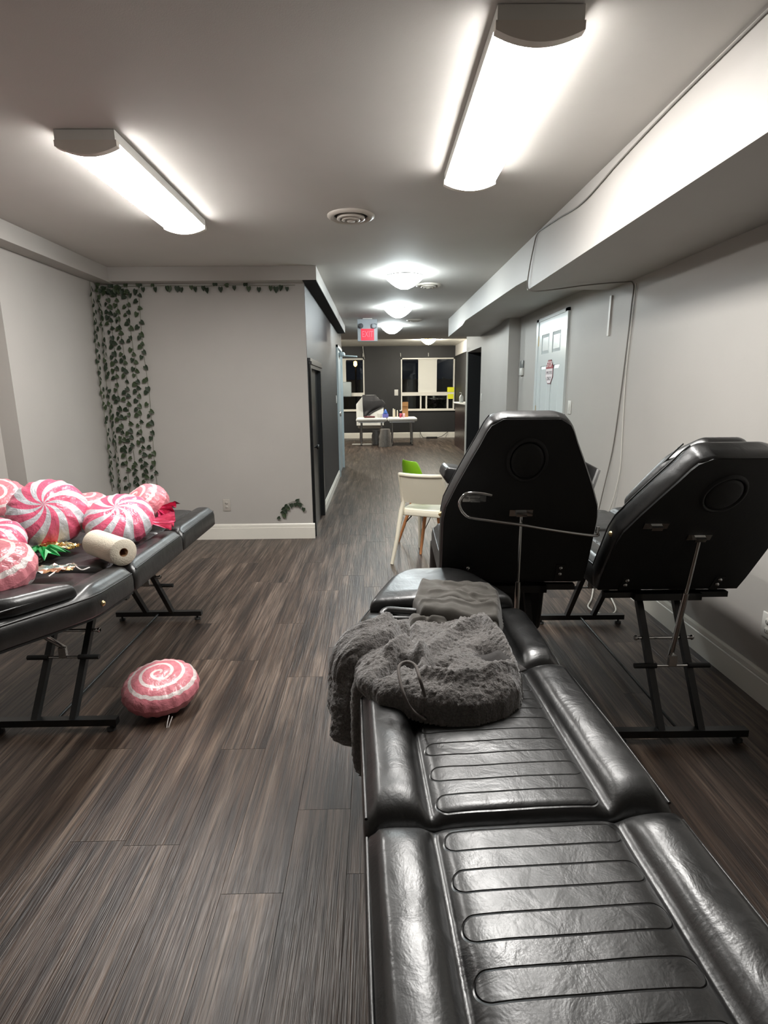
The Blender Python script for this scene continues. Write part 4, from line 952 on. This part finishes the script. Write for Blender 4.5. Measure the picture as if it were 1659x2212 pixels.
for i, (dx, h_) in enumerate(((.44, .225), (.475, .205), (.545, .18))):
    o = MB().lathe([(0, h_), (.010, h_), (.013, h_ - .03), (.016, h_ - .06), (.016, .005), (.014, 0), (0, 0)], 12).build('slim_bottle', plain('cream bottle', lin(234, 228, 208), .4) if i == 0 else MATS['cream bottle'], None, (dx, 14.42 + .02 * i, TZ))
    tag(o, ('tallest of the three slim white bottles on the right far table', 'middle of the three slim white bottles on the right far table', 'shortest of the three slim white bottles on the right far table')[i], 'bottle', 'slim white bottles on the right far table')
for i, (dx, colr, lab) in enumerate(((.62, lin(176, 60, 80), 'red plastic cup on the right far table'), (.70, lin(214, 170, 184), 'pale pink plastic cup on the right far table'))):
    o = MB().lathe([(.026, 0), (.036, .105), (.033, .105), (.024, .005), (0, .005)], 20).build('plastic_cup', plain(lab, colr, .4), None, (dx, 14.30, TZ)); tag(o, lab, 'cup')
o = thing('cardboard_box', 'brown cardboard box standing on the right far table', 'box', (.755, 14.62, TZ)); CARD = plain('cardboard', lin(166, 124, 80), .85)
MB().box((-.075, -.06, 0), (.075, .06, .30)).build('body', CARD, o); MB().box((-.075, -.075, .28), (.075, -.062, .385), Matrix.Rotation(.0, 4, 'X')).build('flap', CARD, o)
# grey bags under the tables
BAGM = fabric('grey plastic bag', lin(128, 124, 120)[:3], .4, 40, .6, 0, .2)
for nm, lab, x, y, w_, h_ in (('storage_bag', 'grey crumpled plastic bag on the floor between the far tables', .22, 13.95, .16, .44), ('paper_bag', 'grey paper bag standing under the left far table', -.01, 14.60, .12, .36)):
    rows = []
    for j in range(15):
        v = j / 14; r = w_ * (1 - .25 * v ** 2); rows.append([Vector((r * math.cos(a) * (1 + .14 * noise.noise(Vector((math.cos(a) * 2, math.sin(a) * 2, v * 4 + x)))), r * .8 * math.sin(a), h_ * v)) for a in [2 * PI * i / 24 for i in range(25)]])
    m_ = MB().grid(rows); m_.add([Vector((0, 0, h_ * .93))] + rows[-1], [(0, i, i + 1) for i in range(1, 25)]); tag(m_.build(nm, BAGM, None, (x, y, 0)), lab, 'bag')
o = MB().box((-.26, -.12, 0), (.26, .12, .006)).build('floor_paper', PLASTICW, None, (-.38, 14.62, 0.001)); tag(o, 'pale paper lying on the floor under the left far table', 'paper')
# power strip and cables by the far baseboard
t = thing('power_strip', 'black power strip on the floor by the far baseboard', 'power strip', (1.62, 16.25, 0))
MB().rbox((-.16, -.03, 0), (.16, .03, .045), .008).build('body', RUBBER, t)
MB().tube(catmull([(-.16, 0, .02), (-.26, .06, .03), (-.32, .12, .14), (-.33, .215, .26)]), .008, 6).build('cord', RUBBER, t); MB().tube(catmull([(.16, 0, .02), (.30, .08, .05), (.42, .16, .12), (.50, .215, .17)]), .008, 6).build('cord', RUBBER, t)
# towel dispenser
p = aty(742, 840, 12.3); t = thing('towel_dispenser', 'grey paper towel dispenser on a post beside the left far window', 'dispenser', (-.83, 16.5, 1.43))
MB().rbox((-.20, -.20, -.22), (.12, 0, .20), .03).build('case', GREYSTEEL, t); MB().box((-.17, -.17, -.225), (.09, -.03, -.218)).build('slot', SLOT, t)
# yellow notices on the right window
YEL = plain('yellow paper', lin(232, 232, 40), .6)
for z_, lab, w_ in ((1.385, 'yellow paper notice on the right far window, upper one', .20), (1.19, 'yellow paper notice on the right far window, lower one', .17)):
    o = MB().box((-w_ / 2, -.004, -.07), (w_ / 2, 0, .07)).build('paper_notice', YEL, None, (2.18, YF - .027, z_)); tag(o, lab, 'notice', 'yellow notices on the far window')
# counter with bottle by the black recess
t = thing('reception_counter', 'dark brown counter with white top against the right far wall', 'counter', (2.12, 12.9, 0)); DBR = plain('dark brown laminate', lin(46, 30, 28), .25)
MB().box((-.12, -1.3, 0), (.19, 1.3, 1.05)).build('body', DBR, t); MB().rbox((-.16, -1.34, 1.05), (.19, 1.34, 1.085), .008).build('counter_top', TABW, t)
t = thing('pump_bottle', 'clear white pump bottle of sanitizer on the dark counter', 'bottle', (2.03, 13.4, 1.0865)); SOAP = plain('translucent soap bottle', lin(214, 218, 216), .25)
MB().lathe([(0, 0), (.048, 0), (.052, .01), (.052, .13), (.03, .165), (.018, .17), (.018, .18), (0, .18)], 20).build('body', SOAP, t); MB().tube([(0, 0, .18), (0, 0, .225), (-.045, 0, .23)], .009, 8).build('pump', PLASTICW, t)
# four little hooks over the far windows
for x_ in (-.36, .72, 1.52): o = MB().tube([(x_, YF, 2.42), (x_, YF - .04, 2.40), (x_, YF - .05, 2.35), (x_, YF - .03, 2.33)], .012, 6).build('curtain_hook', PLASTICW); tag(o, {-.36: 'white curtain hook over the left far window', .72: 'white curtain hook over the left corner of the right far window', 1.52: 'white curtain hook over the middle of the right far window'}[x_], 'hook', 'curtain hooks')
# a shrub outside
t = thing('garden_shrub', 'dark green shrub outside the right far window', 'shrub', (2.05, 19.3, -.2))
rn = random.Random(5); sm = MB()
for i in range(260):
    a, r_, z_ = rn.uniform(0, 6.28), .42 * rn.random() ** .5, rn.uniform(.25, 1.35); c = Vector((r_ * math.cos(a), r_ * math.sin(a), z_)); d1 = Vector((rn.uniform(-1, 1), rn.uniform(-1, 1), rn.uniform(-.3, 1))).normalized() * .07; d2 = d1.cross(Vector((rn.random(), rn.random(), rn.random()))).normalized() * .03
    sm.add([c - d1, c + d2, c + d1, c - d2], [(0, 1, 2, 3)])
so = sm.build('foliage', LEAFB, t); so['kind'] = 'stuff'
MB().tube([(0, 0, 0), (.02, 0, .4), (0, .03, .9)], .02, 6).build('stem', STEMM, t)
